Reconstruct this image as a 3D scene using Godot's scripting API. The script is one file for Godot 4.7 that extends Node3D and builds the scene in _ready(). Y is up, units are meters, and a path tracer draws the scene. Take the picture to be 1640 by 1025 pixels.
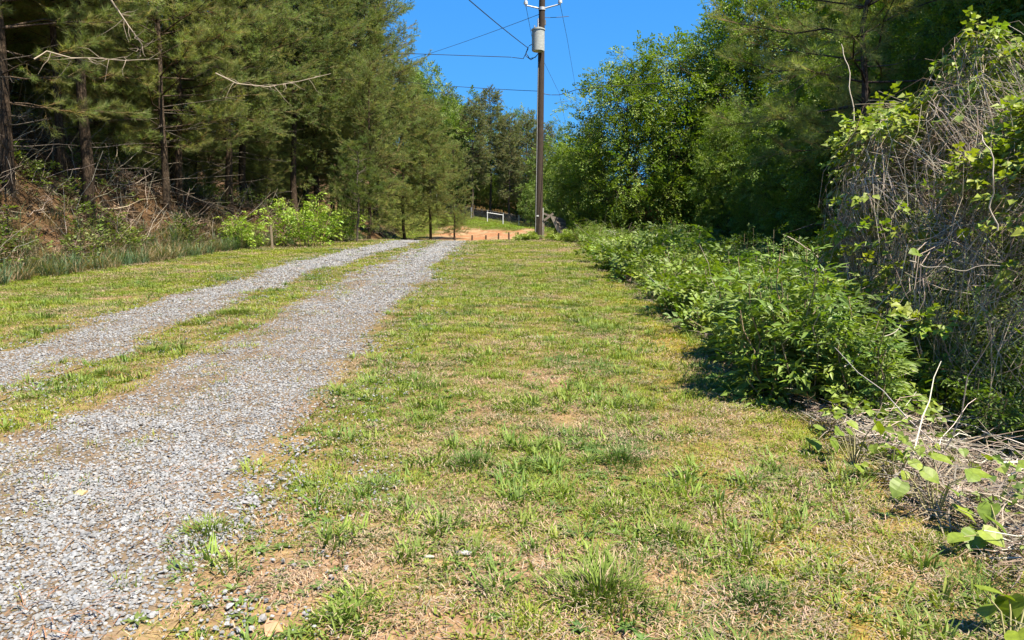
extends Node3D
# A gravel drive over a grassy rise, pine bank on one side, brush and woods on the other, utility pole at the crest.

const F := 1150.0
const PITCH := 0.0890
const EYE := Vector3(0, 1.5, 0)
const TH := 6.28318

var rng := RandomNumberGenerator.new()
var nz := FastNoiseLite.new()
var nf := FastNoiseLite.new()
var nm := FastNoiseLite.new()
var M := {}
var used := {}

# ---------------------------------------------------------------- mesh collector
class MB:
	var v := PackedVector3Array()
	var n := PackedVector3Array()
	var c := PackedColorArray()
	var i := PackedInt32Array()
	var smooth := false
	func tri(a: Vector3, b: Vector3, d: Vector3, col: Color) -> void:
		var k := v.size()
		v.append(a); v.append(b); v.append(d)
		c.append(col); c.append(col); c.append(col)
		if smooth:
			var nn := (d - a).cross(b - a).normalized()
			n.append(nn); n.append(nn); n.append(nn)
		i.append(k); i.append(k + 1); i.append(k + 2)
	func quad(a: Vector3, b: Vector3, d: Vector3, e: Vector3, col: Color) -> void:
		tri(a, b, d, col)
		tri(a, d, e, col)
	func tube(pts: Array, radii: Array, sides: int, col: Color, capped := false) -> void:
		var base := v.size()
		var m := pts.size()
		for k in m:
			var p: Vector3 = pts[k]
			var q0: Vector3 = pts[maxi(k - 1, 0)]
			var q1: Vector3 = pts[mini(k + 1, m - 1)]
			var dir := (q1 - q0).normalized()
			var ref := Vector3(1, 0, 0) if absf(dir.x) < 0.7 else Vector3(0, 0, 1)
			var a := dir.cross(ref).normalized()
			var b := dir.cross(a)
			var r: float = radii[k]
			for s in sides:
				var t := TAU * s / sides
				var o := a * cos(t) + b * sin(t)
				v.append(p + o * r)
				if smooth: n.append(o)
				c.append(col)
		for k in m - 1:
			for s in sides:
				var s2 := (s + 1) % sides
				var a0 := base + k * sides + s
				var a1 := base + k * sides + s2
				i.append(a0); i.append(a0 + sides); i.append(a1)
				i.append(a1); i.append(a0 + sides); i.append(a1 + sides)
		if capped:
			for e in [0, m - 1]:
				var k0 := v.size()
				var dir2: Vector3 = (pts[m - 1] - pts[m - 2]).normalized() if e else (pts[0] - pts[1]).normalized()
				v.append(pts[e]); c.append(col)
				if smooth: n.append(dir2)
				for s in sides:
					v.append(v[base + e * sides + s]); c.append(col)
					if smooth: n.append(dir2)
				for s in sides:
					i.append(k0); i.append(k0 + 1 + s); i.append(k0 + 1 + (s + 1) % sides)
	func box(center: Vector3, size: Vector3, bs: Basis, col: Color) -> void:
		var h := size * 0.5
		var p := []
		for x in [-1, 1]:
			for y in [-1, 1]:
				for z in [-1, 1]:
					p.append(center + bs * Vector3(h.x * x, h.y * y, h.z * z))
		for f in [[0, 1, 3, 2], [4, 6, 7, 5], [0, 4, 5, 1], [2, 3, 7, 6], [0, 2, 6, 4], [1, 5, 7, 3]]:
			quad(p[f[0]], p[f[1]], p[f[2]], p[f[3]], col)
	func mesh(mat: Material) -> ArrayMesh:
		var arr := []
		arr.resize(Mesh.ARRAY_MAX)
		arr[Mesh.ARRAY_VERTEX] = v
		if smooth: arr[Mesh.ARRAY_NORMAL] = n
		arr[Mesh.ARRAY_COLOR] = c
		arr[Mesh.ARRAY_INDEX] = i
		var am := ArrayMesh.new()
		am.add_surface_from_arrays(Mesh.PRIMITIVE_TRIANGLES, arr)
		am.surface_set_material(0, mat)
		return am

# ---------------------------------------------------------------- node helpers
func numbered(called: String) -> String:
	var k: int = used.get(called, -1) + 1
	used[called] = k
	return called if k == 0 else "%s_%03d" % [called, k]

func tag(o: Node, label: String, category: String, group := "") -> Node:
	o.set_meta("label", label)
	o.set_meta("category", category)
	if group != "": o.set_meta("group", group)
	return o

func kind(o: Node, k: String) -> Node:
	o.set_meta("kind", k)
	return o

func base(called: String, at: Vector3, turn := 0.0) -> Node3D:
	var o := Node3D.new()
	o.name = numbered(called)
	add_child(o)
	o.position = at
	o.rotation.y = turn
	return o

func part(called: String, mesh: Mesh, parent: Node, mat: Material = null) -> MeshInstance3D:
	var o := MeshInstance3D.new()
	o.name = called if parent != self else numbered(called)
	o.mesh = mesh
	if mat: o.material_override = mat
	parent.add_child(o, true)
	return o

func multi(called: String, mesh: Mesh, list: Array, parent: Node) -> MultiMeshInstance3D:
	# list: alternating Transform3D, Color
	var mm := MultiMesh.new()
	mm.transform_format = MultiMesh.TRANSFORM_3D
	mm.use_colors = true
	mm.mesh = mesh
	mm.instance_count = list.size() / 2
	for k in list.size() / 2:
		mm.set_instance_transform(k, list[2 * k])
		mm.set_instance_color(k, list[2 * k + 1])
	var o := MultiMeshInstance3D.new()
	o.name = called if parent != self else numbered(called)
	o.multimesh = mm
	parent.add_child(o, true)
	o.set_meta("kind", "stuff")
	return o

func R(a: float, b: float) -> float:
	return rng.randf_range(a, b)

func rvec() -> Vector3:
	return Vector3(R(-1, 1), R(-1, 1), R(-1, 1))

func mul(c: Color, k: float) -> Color:
	return Color(c.r * k, c.g * k, c.b * k)

func vary(c: Color, a: float) -> Color:
	var k := 1.0 + R(-a, a)
	return Color(c.r * k * (1 + R(-a, a) * 0.5), c.g * k, c.b * k * (1 + R(-a, a) * 0.5))

# a place in the world, d metres ahead, as the lens sees it at that point of the photograph
func P(px: float, py: float, d: float) -> Vector3:
	var ray := Vector3((px - 820.0) / F, -sin(PITCH) + (512.5 - py) / F * cos(PITCH), -cos(PITCH) - (512.5 - py) / F * sin(PITCH))
	return EYE + ray * (d / -ray.z)

func G(px: float, d: float) -> Vector3:
	var p := P(px, 400, d)
	return Vector3(p.x, H(p.x, -d), -d)

# ---------------------------------------------------------------- terrain
func pl(t: Array, x: float) -> float:
	if x <= t[0][0]: return t[0][1]
	for k in t.size() - 1:
		if x <= t[k + 1][0]:
			var u: float = (x - t[k][0]) / (t[k + 1][0] - t[k][0])
			return lerpf(t[k][1], t[k + 1][1], u * u * (3 - 2 * u) if k > 99 else u)
	return t[t.size() - 1][1]

const PROFILE := [[-60.0, -3.0], [-20.0, -1.4], [0.0, 0.0], [28.0, 1.98], [31.0, 2.14], [33.0, 2.18], [35.0, 2.12], [38.0, 2.08], [41.0, 2.3], [46.0, 2.75], [55.0, 3.75], [78.0, 5.1], [88.0, 6.0], [120.0, 13.0], [300.0, 34.0], [1500.0, 40.0]]
const BANK_X := [[0.0, -10.6], [8.0, -10.2], [18.0, -9.7], [25.0, -9.4], [31.0, -7.2], [36.0, -6.6], [60.0, -7.0]]
const BANK_H := [[0.0, 7.5], [17.0, 6.8], [22.0, 4.6], [26.0, 2.4], [30.0, 0.9], [40.0, 0.6], [60.0, 1.0], [90.0, 4.0]]
const EDGE_X := [[0.0, 1.75], [2.6, 1.9], [5.2, 2.05], [10.0, 2.35], [20.0, 2.5], [30.0, 2.6], [40.0, 3.5]]
const RR := [[0.0, -0.95], [2.4, -1.2], [3.4, -1.32], [5.2, -1.47], [11.5, -1.72], [20.0, -1.86], [31.0, -1.9], [38.0, -2.3]]
const RL := [[0.0, -3.1], [6.0, -3.2], [11.0, -3.35], [17.0, -3.45], [24.0, -3.2], [31.0, -2.95], [38.0, -3.3]]
const LR := [[0.0, -3.75], [5.5, -4.0], [9.6, -4.25], [15.5, -4.35], [24.0, -4.0], [31.0, -3.6], [38.0, -4.2]]
const LL := [[0.0, -5.0], [7.5, -5.35], [13.0, -5.6], [20.0, -5.65], [31.0, -4.9], [38.0, -5.4]]

func H(x: float, z: float) -> float:
	var d := -z
	var y := pl(PROFILE, d)
	if d > 26.0 and d < 40.0:
		y = (pl(PROFILE, d - 1.5) + y * 2.0 + pl(PROFILE, d + 1.5)) * 0.25
	var t := pl(BANK_X, d) - x
	if t > 0.0:
		var a := pl(BANK_H, d)
		y += a * (1.0 - exp(-(t * t / (t + 0.6)) * 1.6 / a)) + 0.04 * t + 0.3 * minf(t, 1.0) * nz.get_noise_2d(x * 9.0, z * 9.0)
	t = x - pl(EDGE_X, d) - 0.2
	if t > 0.0:
		y -= 1.3 * (1.0 - exp(-t * 0.3 / 1.3))
	if d > 48.0:
		y -= 0.16 * clampf(x + 2.0, -14.0, 10.0) * smoothstep(48.0, 72.0, d)
	return y + 0.05 * nz.get_noise_2d(x * 3.0, z * 3.0) + 0.012 * nz.get_noise_2d(x * 14.0 + 90.0, z * 14.0)

# how much gravel lies there: > 0 on the wheel tracks
func gravel(x: float, d: float) -> float:
	if d > 36.0 or d < -6.0: return -1.0
	var e := 0.34 * nm.get_noise_2d(x * 18.0, d * 9.0) + 0.12 * nm.get_noise_2d(x * 60.0, d * 60.0)
	return maxf(minf(pl(RR, d) - x, x - pl(RL, d)), minf(pl(LR, d) - x, x - pl(LL, d))) + e

# bare soil patches in the turf
const BARE := [[0.3, 6.2, 0.5, 0.42], [0.42, 5.3, 0.3, 0.26], [-0.85, 2.75, 0.5, 0.33], [-0.35, 2.45, 0.35, 0.25], [0.28, 7.6, 0.25, 0.2], [-6.3, 11.8, 1.2, 0.35], [-7.2, 16.0, 1.0, 0.5], [-8.3, 18.5, 1.4, 0.3], [1.6, 24.0, 0.8, 1.3], [0.7, 19.0, 1.1, 0.5], [0.2, 2.9, 0.4, 0.2], [-1.1, 3.5, 0.2, 0.3]]
func bare(x: float, d: float) -> float:
	var b := 0.0
	for q in BARE:
		var u: float = (x - q[0]) / q[2]
		var w: float = (d - q[1]) / q[3]
		b = maxf(b, 1.25 - sqrt(u * u + w * w))
	return clampf(b + 0.5 * nm.get_noise_2d(x * 40.0, d * 40.0), 0.0, 1.0) if b > 0.0 else 0.0

func moss(x: float, d: float) -> float:
	return smoothstep(-0.15, 0.35, nm.get_noise_2d(x * 16.0 + 300.0, d * 7.0)) * smoothstep(0.95, 0.2, absf(pl(EDGE_X, d) - 0.35 - x)) * smoothstep(20.0, 9.0, d)

func ground_color(x: float, z: float) -> Color:
	var d := -z
	var soil := Color(0.30, 0.235, 0.18)
	var straw := Color(0.34, 0.285, 0.18)
	var col := straw.lerp(soil, smoothstep(-0.3, 0.4, nm.get_noise_2d(x * 20.0, z * 20.0)))
	col = col.lerp(Color(0.18, 0.20, 0.06), 0.7 * smoothstep(3.0, 14.0, d))
	col = col.lerp(Color(0.385, 0.295, 0.23), bare(x, d))
	col = col.lerp(Color(0.35, 0.29, 0.075), moss(x, d) * 0.75)
	var gr := gravel(x, d)
	col = col.lerp(Color(0.24, 0.225, 0.21), smoothstep(-0.1, 0.2, gr))
	if d > 34.0:
		var field := Color(0.115, 0.15, 0.04)
		col = col.lerp(field, smoothstep(36.0, 40.0, d))
		var clay := smoothstep(39.0, 41.5, d) * smoothstep(54.0, 49.0, d + 5.0 * nm.get_noise_2d(x * 8.0, z * 3.0)) * smoothstep(2.6, 1.2, x + 0.04 * (d - 42.0) + nm.get_noise_2d(x * 4.0, z * 9.0)) * smoothstep(-6.0, -4.4, x)
		var cl := Color(0.45, 0.27, 0.18).lerp(Color(0.46, 0.39, 0.29), smoothstep(-0.2, 0.15, nm.get_noise_2d(x * 14.0 + z * 10.0, z * 34.0)))
		col = col.lerp(cl, clay)
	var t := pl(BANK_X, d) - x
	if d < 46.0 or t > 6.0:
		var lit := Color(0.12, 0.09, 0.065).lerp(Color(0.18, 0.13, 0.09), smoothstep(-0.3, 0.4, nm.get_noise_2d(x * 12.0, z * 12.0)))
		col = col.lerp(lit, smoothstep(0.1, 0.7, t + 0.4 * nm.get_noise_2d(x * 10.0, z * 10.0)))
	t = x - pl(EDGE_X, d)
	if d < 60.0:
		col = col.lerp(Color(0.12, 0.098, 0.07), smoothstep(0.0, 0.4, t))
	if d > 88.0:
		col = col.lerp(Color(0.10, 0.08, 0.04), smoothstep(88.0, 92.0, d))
	var k := 1.55 * (1.0 + 0.25 * nm.get_noise_2d(x * 55.0, z * 55.0))
	return mul(col, k)

func steps(list: Array) -> Array:
	var out := [list[0][0]]
	for k in list.size() - 1:
		var a: float = list[k][0]
		var b: float = list[k + 1][0]
		var n: int = maxi(1, roundi((b - a) / list[k][1]))
		for j in n:
			out.append(lerpf(a, b, (j + 1.0) / n))
	return out

func sheet(xs: Array, zs: Array, lift: float, keep: Callable, mat: Material) -> ArrayMesh:
	var mb := MB.new()
	mb.smooth = true
	var w := xs.size()
	for z in zs:
		for x in xs:
			mb.v.append(Vector3(x, H(x, z) + lift, z))
			mb.c.append(ground_color(x, z))
	var h := zs.size()
	mb.n.resize(w * h)
	for r in h:
		for q in w:
			var k := r * w + q
			var dx: Vector3 = mb.v[r * w + mini(q + 1, w - 1)] - mb.v[r * w + maxi(q - 1, 0)]
			var dz: Vector3 = mb.v[mini(r + 1, h - 1) * w + q] - mb.v[maxi(r - 1, 0) * w + q]
			var nn := dz.cross(dx).normalized()
			mb.n[k] = nn if nn.y > 0.0 else -nn
	for r in h - 1:
		for q in w - 1:
			if not keep.call(xs[q], zs[r]):
				continue
			var k := r * w + q
			mb.i.append(k); mb.i.append(k + 1); mb.i.append(k + w)
			mb.i.append(k + 1); mb.i.append(k + w + 1); mb.i.append(k + w)
	return mb.mesh(mat)

# ---------------------------------------------------------------- materials
func noise_tex(freq: float, lo: float, hi: float, size := 512, seed_ := 3, oct := 4) -> NoiseTexture2D:
	var n := FastNoiseLite.new()
	n.seed = seed_
	n.frequency = freq
	n.fractal_octaves = oct
	var t := NoiseTexture2D.new()
	t.noise = n
	t.width = size
	t.height = size
	t.seamless = true
	var g := Gradient.new()
	g.set_color(0, Color(lo, lo, lo))
	g.set_color(1, Color(hi, hi, hi))
	t.color_ramp = g
	return t

func turf_tex() -> ImageTexture:
	var s := 1024
	var im := Image.create(s, s, false, Image.FORMAT_RGB8)
	im.fill(Color(0.66, 0.61, 0.55))
	var pal := [Color(0.80, 0.73, 0.60), Color(0.90, 0.83, 0.68), Color(0.62, 0.52, 0.44), Color(0.46, 0.38, 0.32), Color(0.72, 0.70, 0.50), Color(0.55, 0.56, 0.40), Color(0.86, 0.76, 0.66), Color(0.70, 0.58, 0.46)]
	for k in 30000:
		var x := R(0, s)
		var y := R(0, s)
		var a := R(0, TH)
		var l := int(R(5, 22))
		var c: Color = pal[rng.randi() % pal.size()]
		c = c.darkened(R(0, 0.3))
		var da := R(-0.05, 0.05)
		for j in l:
			x += cos(a)
			y += sin(a)
			a += da
			im.set_pixel(posmod(int(x), s), posmod(int(y), s), c)
			if k % 3 == 0: im.set_pixel(posmod(int(x) + 1, s), posmod(int(y), s), c.darkened(0.15))
	return ImageTexture.create_from_image(im)

func mat(called: String, rough := 0.9, spec := 0.3) -> StandardMaterial3D:
	var m := StandardMaterial3D.new()
	m.resource_name = called
	m.roughness = rough
	m.metallic_specular = spec
	m.vertex_color_use_as_albedo = true
	M[called] = m
	return m

func tri_tex(m: StandardMaterial3D, t: Texture2D, sc: Vector3, world := true) -> void:
	m.albedo_texture = t
	m.uv1_triplanar = true
	m.uv1_world_triplanar = world
	m.uv1_scale = sc

func materials() -> void:
	var m := mat("turf_soil", 0.95, 0.15)
	tri_tex(m, turf_tex(), Vector3(0.37, 0.37, 0.37))
	m.heightmap_enabled = true
	m.heightmap_texture = noise_tex(0.03, 0, 1, 512, 8, 5)
	m.heightmap_scale = 3.0
	m = mat("grass_blade", 0.62, 0.35)
	m.backlight_enabled = true
	m.backlight = Color(0.80, 0.82, 0.45)
	m = mat("leaf", 0.5, 0.45)
	m.backlight_enabled = true
	m.backlight = Color(0.82, 0.86, 0.35)
	m = mat("needle", 0.6, 0.35)
	m.backlight_enabled = true
	m.backlight = Color(0.95, 1.0, 0.62)
	m = mat("litter", 0.9, 0.2)
	m = mat("stick", 0.85, 0.25)
	m = mat("stone", 0.85, 0.3)
	tri_tex(m, noise_tex(0.02, 0.72, 1.0, 256, 5), Vector3(9, 9, 9), false)
	m = mat("bark", 0.95, 0.15)
	tri_tex(m, noise_tex(0.02, 0.35, 1.0, 512, 12), Vector3(3.0, 0.6, 3.0), false)
	m.heightmap_enabled = true
	m.heightmap_texture = noise_tex(0.03, 0, 1, 512, 13)
	m.heightmap_scale = 2.0
	m = mat("pole_wood", 0.9, 0.2)
	tri_tex(m, noise_tex(0.03, 0.55, 1.0, 512, 21), Vector3(6.0, 0.25, 6.0), false)
	m = mat("grey_wood", 0.92, 0.2)
	tri_tex(m, noise_tex(0.03, 0.55, 1.0, 256, 22), Vector3(2.0, 8.0, 8.0), false)
	m = mat("painted_metal", 0.45, 0.5)
	tri_tex(m, noise_tex(0.02, 0.84, 1.0, 256, 31), Vector3(1.5, 1.5, 1.5), false)
	m = mat("porcelain", 0.2, 0.6)
	m = mat("galvanised", 0.5, 0.5)
	m.metallic = 0.6
	m = mat("cable", 0.6, 0.4)

# ---------------------------------------------------------------- small growth, as meshes that are repeated
func blade(mb: MB, p: Vector3, dir: Vector3, l: float, w: float, bend: float, col: Color) -> void:
	# a grass blade in two bends that tips over
	var side := dir.cross(Vector3.UP)
	side = (side.normalized() if side.length() > 0.01 else Vector3.RIGHT) * w * 0.5
	var out := Vector3(dir.x, 0, dir.z)
	var a := p + dir * l * 0.45
	var b := a + (dir + out * bend - Vector3.UP * bend * 0.4).normalized() * l * 0.55
	mb.quad(p - side, a - side * 0.85, a + side * 0.85, p + side, col)
	mb.tri(a - side * 0.85, b, a + side * 0.85, mul(col, 1.08))

func grass_clump(nb: int, rad: float, h0: float, h1: float, w: float, spread: float, c0: Color, c1: Color) -> ArrayMesh:
	var mb := MB.new()
	for k in nb:
		var a := R(0, TH)
		var q := rad * sqrt(rng.randf())
		var o := Vector3(cos(a), 0, sin(a))
		var a2 := a + R(-1.2, 1.2)
		var lean := R(0.1, spread)
		var dir := (Vector3.UP + Vector3(cos(a2), 0, sin(a2)) * lean).normalized()
		blade(mb, o * q, dir, R(h0, h1), w * R(0.7, 1.3), R(0.2, 1.3), c0.lerp(c1, rng.randf()))
	return mb.mesh(M.grass_blade)

func straw_clump(nb: int, rad: float, l0: float, l1: float, w: float, mt: Material) -> ArrayMesh:
	var mb := MB.new()
	for k in nb:
		var a := R(0, TH)
		var o := Vector3(R(-rad, rad), R(0.002, 0.018), R(-rad, rad))
		var d := Vector3(cos(a), R(-0.12, 0.25), sin(a)).normalized() * R(l0, l1)
		var side := d.cross(Vector3.UP).normalized() * w * 0.5
		var mid := o + d * 0.5 + Vector3(0, R(0, 0.008), 0) + side * R(-2, 2)
		var col := Color(1, 1, 1).darkened(R(0, 0.45))
		mb.quad(o - side, mid - side, mid + side, o + side, col)
		mb.tri(mid - side, o + d, mid + side, col)
	return mb.mesh(mt)

func leaf(mb: MB, p: Vector3, dir: Vector3, up: Vector3, l: float, w: float, fold: float, col: Color) -> void:
	# a pointed leaf folded along its midrib and drooping at the tip
	var side := dir.cross(up).normalized()
	var nn := side.cross(dir).normalized()
	var m := p + dir * l * 0.42 - nn * l * 0.02
	var tip := p + dir * l - nn * l * 0.18
	var e := side * w * 0.5 + nn * w * fold
	var f := -side * w * 0.5 + nn * w * fold
	mb.tri(p, m + e, m, col); mb.tri(m, m + e, tip, col)
	var c2 := mul(col, 0.94)
	mb.tri(p, m, m + f, c2); mb.tri(m, tip, m + f, c2)

func leaf_spray(nl: int, length: float, l: float, w: float, droop: float) -> ArrayMesh:
	# a leafy twig along +Z
	var mb := MB.new()
	var pts := []
	var rad := []
	for k in 5:
		var t := k / 4.0
		pts.append(Vector3(R(-0.02, 0.02), -droop * t * t * length, t * length))
		rad.append(0.006 * (1.1 - t) * length / 0.5)
	mb.tube(pts, rad, 3, Color(0.55, 0.42, 0.6))
	for k in nl:
		var t := lerpf(0.12, 1.0, (k + 0.5) / nl)
		var p := Vector3(0, -droop * t * t * length, t * length)
		var a := k * 2.4 + R(-0.5, 0.5)
		var o := Vector3(cos(a), R(-0.2, 0.35), 0.0)
		var off := Vector3(o.x, sin(a) * 0.6, 0) * length * 0.28 * (1.15 - t) * R(0.3, 1.0)
		var dir := (o + Vector3(0, R(-0.5, 0.3), R(0.2, 1.0))).normalized()
		var up := (Vector3.UP + rvec() * 0.55).normalized()
		var s := R(0.7, 1.2)
		leaf(mb, p + off, dir, up, l * s, w * s, R(0.05, 0.3), Color(1, 1, 1).darkened(R(0, 0.25)))
	return mb.mesh(M.leaf)

func needle_spray(nn: int, length: float, l: float, w: float, tuft: float) -> ArrayMesh:
	# a pine twig along +Z, forking, with needles standing out all round
	var mb := MB.new()
	var twigs := [[Vector3.ZERO, Vector3(0, 0.05, 1) * length]]
	for k in 5:
		var t := R(0.2, 0.8)
		var s := -1.0 if k % 2 else 1.0
		var p := Vector3(0, 0.05 * t, t) * length
		twigs.append([p, p + Vector3(s * R(0.35, 0.7), R(-0.15, 0.3), R(0.5, 0.9)).normalized() * length * R(0.3, 0.5)])
	for tw in twigs:
		mb.tube([tw[0], tw[1]], [0.005, 0.002], 3, Color(0.95, 0.6, 0.75))
	for k in nn:
		var tw: Array = twigs[k % twigs.size()]
		var t := lerpf(tuft, 1.0, sqrt(rng.randf()))
		var p: Vector3 = tw[0].lerp(tw[1], t)
		var ax: Vector3 = (tw[1] - tw[0]).normalized()
		var o := rvec()
		o = (o - ax * o.dot(ax)).normalized()
		var dir := (o * R(0.5, 1.0) + ax * R(0.35, 1.2) + Vector3(0, 0.15, 0)).normalized()
		var side := dir.cross(rvec()).normalized() * w * 0.5
		var ln := l * R(0.7, 1.15)
		var col := Color(1, 1, 1).darkened(R(0, 0.35))
		mb.tri(p - side, p + dir * ln, p + side, col)
	return mb.mesh(M.needle)

func stone_mesh(flat: float) -> ArrayMesh:
	var mb := MB.new()
	var ring := []
	var n := 6
	for lv in 2:
		var r := []
		for k in n:
			var a := TAU * k / n + R(-0.3, 0.3)
			var q := R(0.36, 0.56) * (1.0 if lv == 0 else 0.72)
			r.append(Vector3(cos(a) * q, (R(-0.06, 0.06) if lv == 0 else R(0.2, 0.42)) * flat, sin(a) * q * R(0.7, 1.0)))
		ring.append(r)
	var top := Vector3(R(-0.1, 0.1), R(0.36, 0.48) * flat, R(-0.1, 0.1))
	var bot := Vector3(0, -0.35 * flat, 0)
	var w := Color(1, 1, 1)
	for k in n:
		var k2 := (k + 1) % n
		mb.quad(ring[0][k], ring[1][k], ring[1][k2], ring[0][k2], w)
		mb.tri(ring[1][k], top, ring[1][k2], w)
		mb.tri(ring[0][k], ring[0][k2], bot, w)
	return mb.mesh(M.stone)

func aim(p: Vector3, dir: Vector3, s: float, roll := 0.0) -> Transform3D:
	var z := dir.normalized()
	var x := Vector3.UP.cross(z)
	x = x.normalized() if x.length() > 0.02 else Vector3.RIGHT
	var y := z.cross(x)
	var b := Basis(x, y, z)
	b = Basis(z, roll) * b
	return Transform3D(b.scaled_local(Vector3(s, s, s)), p)

# ---------------------------------------------------------------- trees
func wobble_line(p0: Vector3, p1: Vector3, n: int, amp: float) -> Array:
	var out := []
	for k in n + 1:
		var t := float(k) / n
		out.append(p0.lerp(p1, t) + (rvec() * amp if k > 0 else Vector3.ZERO))
	return out

func taper(n: int, r0: float, r1: float) -> Array:
	var out := []
	for k in n + 1:
		out.append(lerpf(r0, r1, pow(float(k) / n, 0.85)))
	return out

func along(pts: Array, t: float) -> Vector3:
	var f := clampf(t, 0, 0.9999) * (pts.size() - 1)
	var k := int(f)
	return pts[k].lerp(pts[k + 1], f - k)

# o: h height, r crown radius, low (share of height where green starts), trunk radius, bark colour, green colour, step between whorls, shape, bare (dead branches below the crown)
func pine(o: Dictionary) -> Dictionary:
	var mb := MB.new()
	mb.smooth = true
	var h: float = o.h
	var tr: float = o.trunk
	var bark: Color = o.bark
	var line := wobble_line(Vector3(0, -0.25, 0), Vector3(R(-0.3, 0.3), h, R(-0.3, 0.3)), 9, 0.05 + 0.004 * h)
	mb.tube(line, taper(9, tr, 0.02), 9, bark)
	var list := []
	var y: float = h * o.low
	for k in int(o.get("bare", 8)):
		var t := R(0.06, o.low + 0.25)
		var p := along(line, t)
		var a := R(0, TH)
		var l: float = R(0.5, 1.5) * o.r * 0.5
		var e := p + Vector3(cos(a) * l, R(-0.35, 0.25) * l, sin(a) * l)
		var bl := wobble_line(p, e, 4, 0.05)
		mb.tube(bl, taper(4, 0.016, 0.004), 4, mul(Color(0.30, 0.26, 0.22), R(0.7, 1.2)))
		for q in 2:
			var s := along(bl, R(0.4, 0.9))
			mb.tube([s, s + (e - p) * 0.3 + rvec() * 0.25 * l], [0.007, 0.002], 3, Color(0.28, 0.24, 0.2))
	while y < h * 0.985:
		var t: float = (y / h - o.low) / (1.0 - o.low)
		var prof := pow(1.0 - t, o.get("power", 0.75)) * (0.6 + 0.4 * smoothstep(0.0, 0.25, t))
		var nb := rng.randi_range(3, 5)
		var a0 := R(0, TH)
		for k in nb:
			var a := a0 + TAU * k / nb + R(-0.4, 0.4)
			var l: float = maxf(0.3, o.r * prof * R(0.6, 1.12))
			var rise: float = lerpf(o.get("droop", -0.05), 0.7, t) + R(-0.12, 0.2)
			var p := along(line, y / h)
			var e := p + Vector3(cos(a), rise, sin(a)) * l
			var bl := wobble_line(p, e, 4, 0.04 * l)
			mb.tube(bl, taper(4, maxf(0.012, tr * 0.24 * prof), 0.006), 5, bark)
			var n := int(l / o.get("gap", 0.2)) + 2
			for q in n:
				var u := lerpf(o.get("inner", 0.28), 1.0, (q + rng.randf()) / n)
				var pp := along(bl, u)
				var dir := Vector3(cos(a), 0.25 + rise * 0.5, sin(a)) + rvec() * 0.75
				var s: float = o.get("spray", 1.0) * R(0.75, 1.25)
				list.append(aim(pp, dir, s, R(-0.8, 0.8)))
				list.append(vary(o.green, 0.28))
		y += o.step * R(0.7, 1.3)
	return {"trunk": mb.mesh(M.bark), "crown": list, "spray": o.mesh}

# a broadleaved tree: limbs that fork, leafy twigs through an uneven crown made of lobes
func broadleaf(o: Dictionary) -> Dictionary:
	var mb := MB.new()
	mb.smooth = true
	var h: float = o.h
	var line := wobble_line(Vector3(0, -0.25, 0), Vector3(R(-0.4, 0.4), h * 0.82, R(-0.4, 0.4)), 8, 0.02 * h * 0.5)
	mb.tube(line, taper(8, o.trunk, 0.02), 8, o.bark)
	var list := []
	var lobes: int = o.lobes
	for k in lobes:
		var t := lerpf(o.low, 0.97, (k + rng.randf()) / lobes)
		var a := k * 2.4 + R(-0.5, 0.5)
		var q: float = (t - o.low) / (1.0 - o.low)
		var prof := pow(sin(clampf(q * 0.86 + 0.12, 0, 1) * PI), 0.6)
		var rr: float = o.r * prof * R(0.45, 0.85)
		var c := Vector3(cos(a) * rr, t * h + R(-0.2, 0.2), sin(a) * rr)
		var p := along(line, clampf(t * 0.95 - 0.12, 0.08, 0.95))
		var bl := wobble_line(p, c, 4, 0.08)
		mb.tube(bl, taper(4, maxf(0.02, o.trunk * 0.35 * (1.1 - t)), 0.008), 5, o.bark)
		var lr: float = o.lobe * R(0.7, 1.2)
		for j in int(o.per):
			var dv := rvec()
			while dv.length() > 1.0 or dv.length() < 0.1:
				dv = rvec()
			dv = dv.normalized() * pow(dv.length(), 0.6)
			var pp := c + Vector3(dv.x * lr, dv.y * lr * 0.72, dv.z * lr)
			if j % 9 == 0:
				mb.tube([c, c.lerp(pp, 0.6) + rvec() * 0.06, pp], [0.012, 0.008, 0.004], 3, o.bark)
			var dir := dv + Vector3(0, -0.1, 0) + rvec() * 0.6
			list.append(aim(pp, dir, o.get("spray", 1.0) * R(0.7, 1.25), R(-0.9, 0.9)))
			list.append(vary(o.green.lerp(o.get("green2", o.green), rng.randf()), 0.2))
	return {"trunk": mb.mesh(M.bark), "crown": list, "spray": o.mesh}

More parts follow.
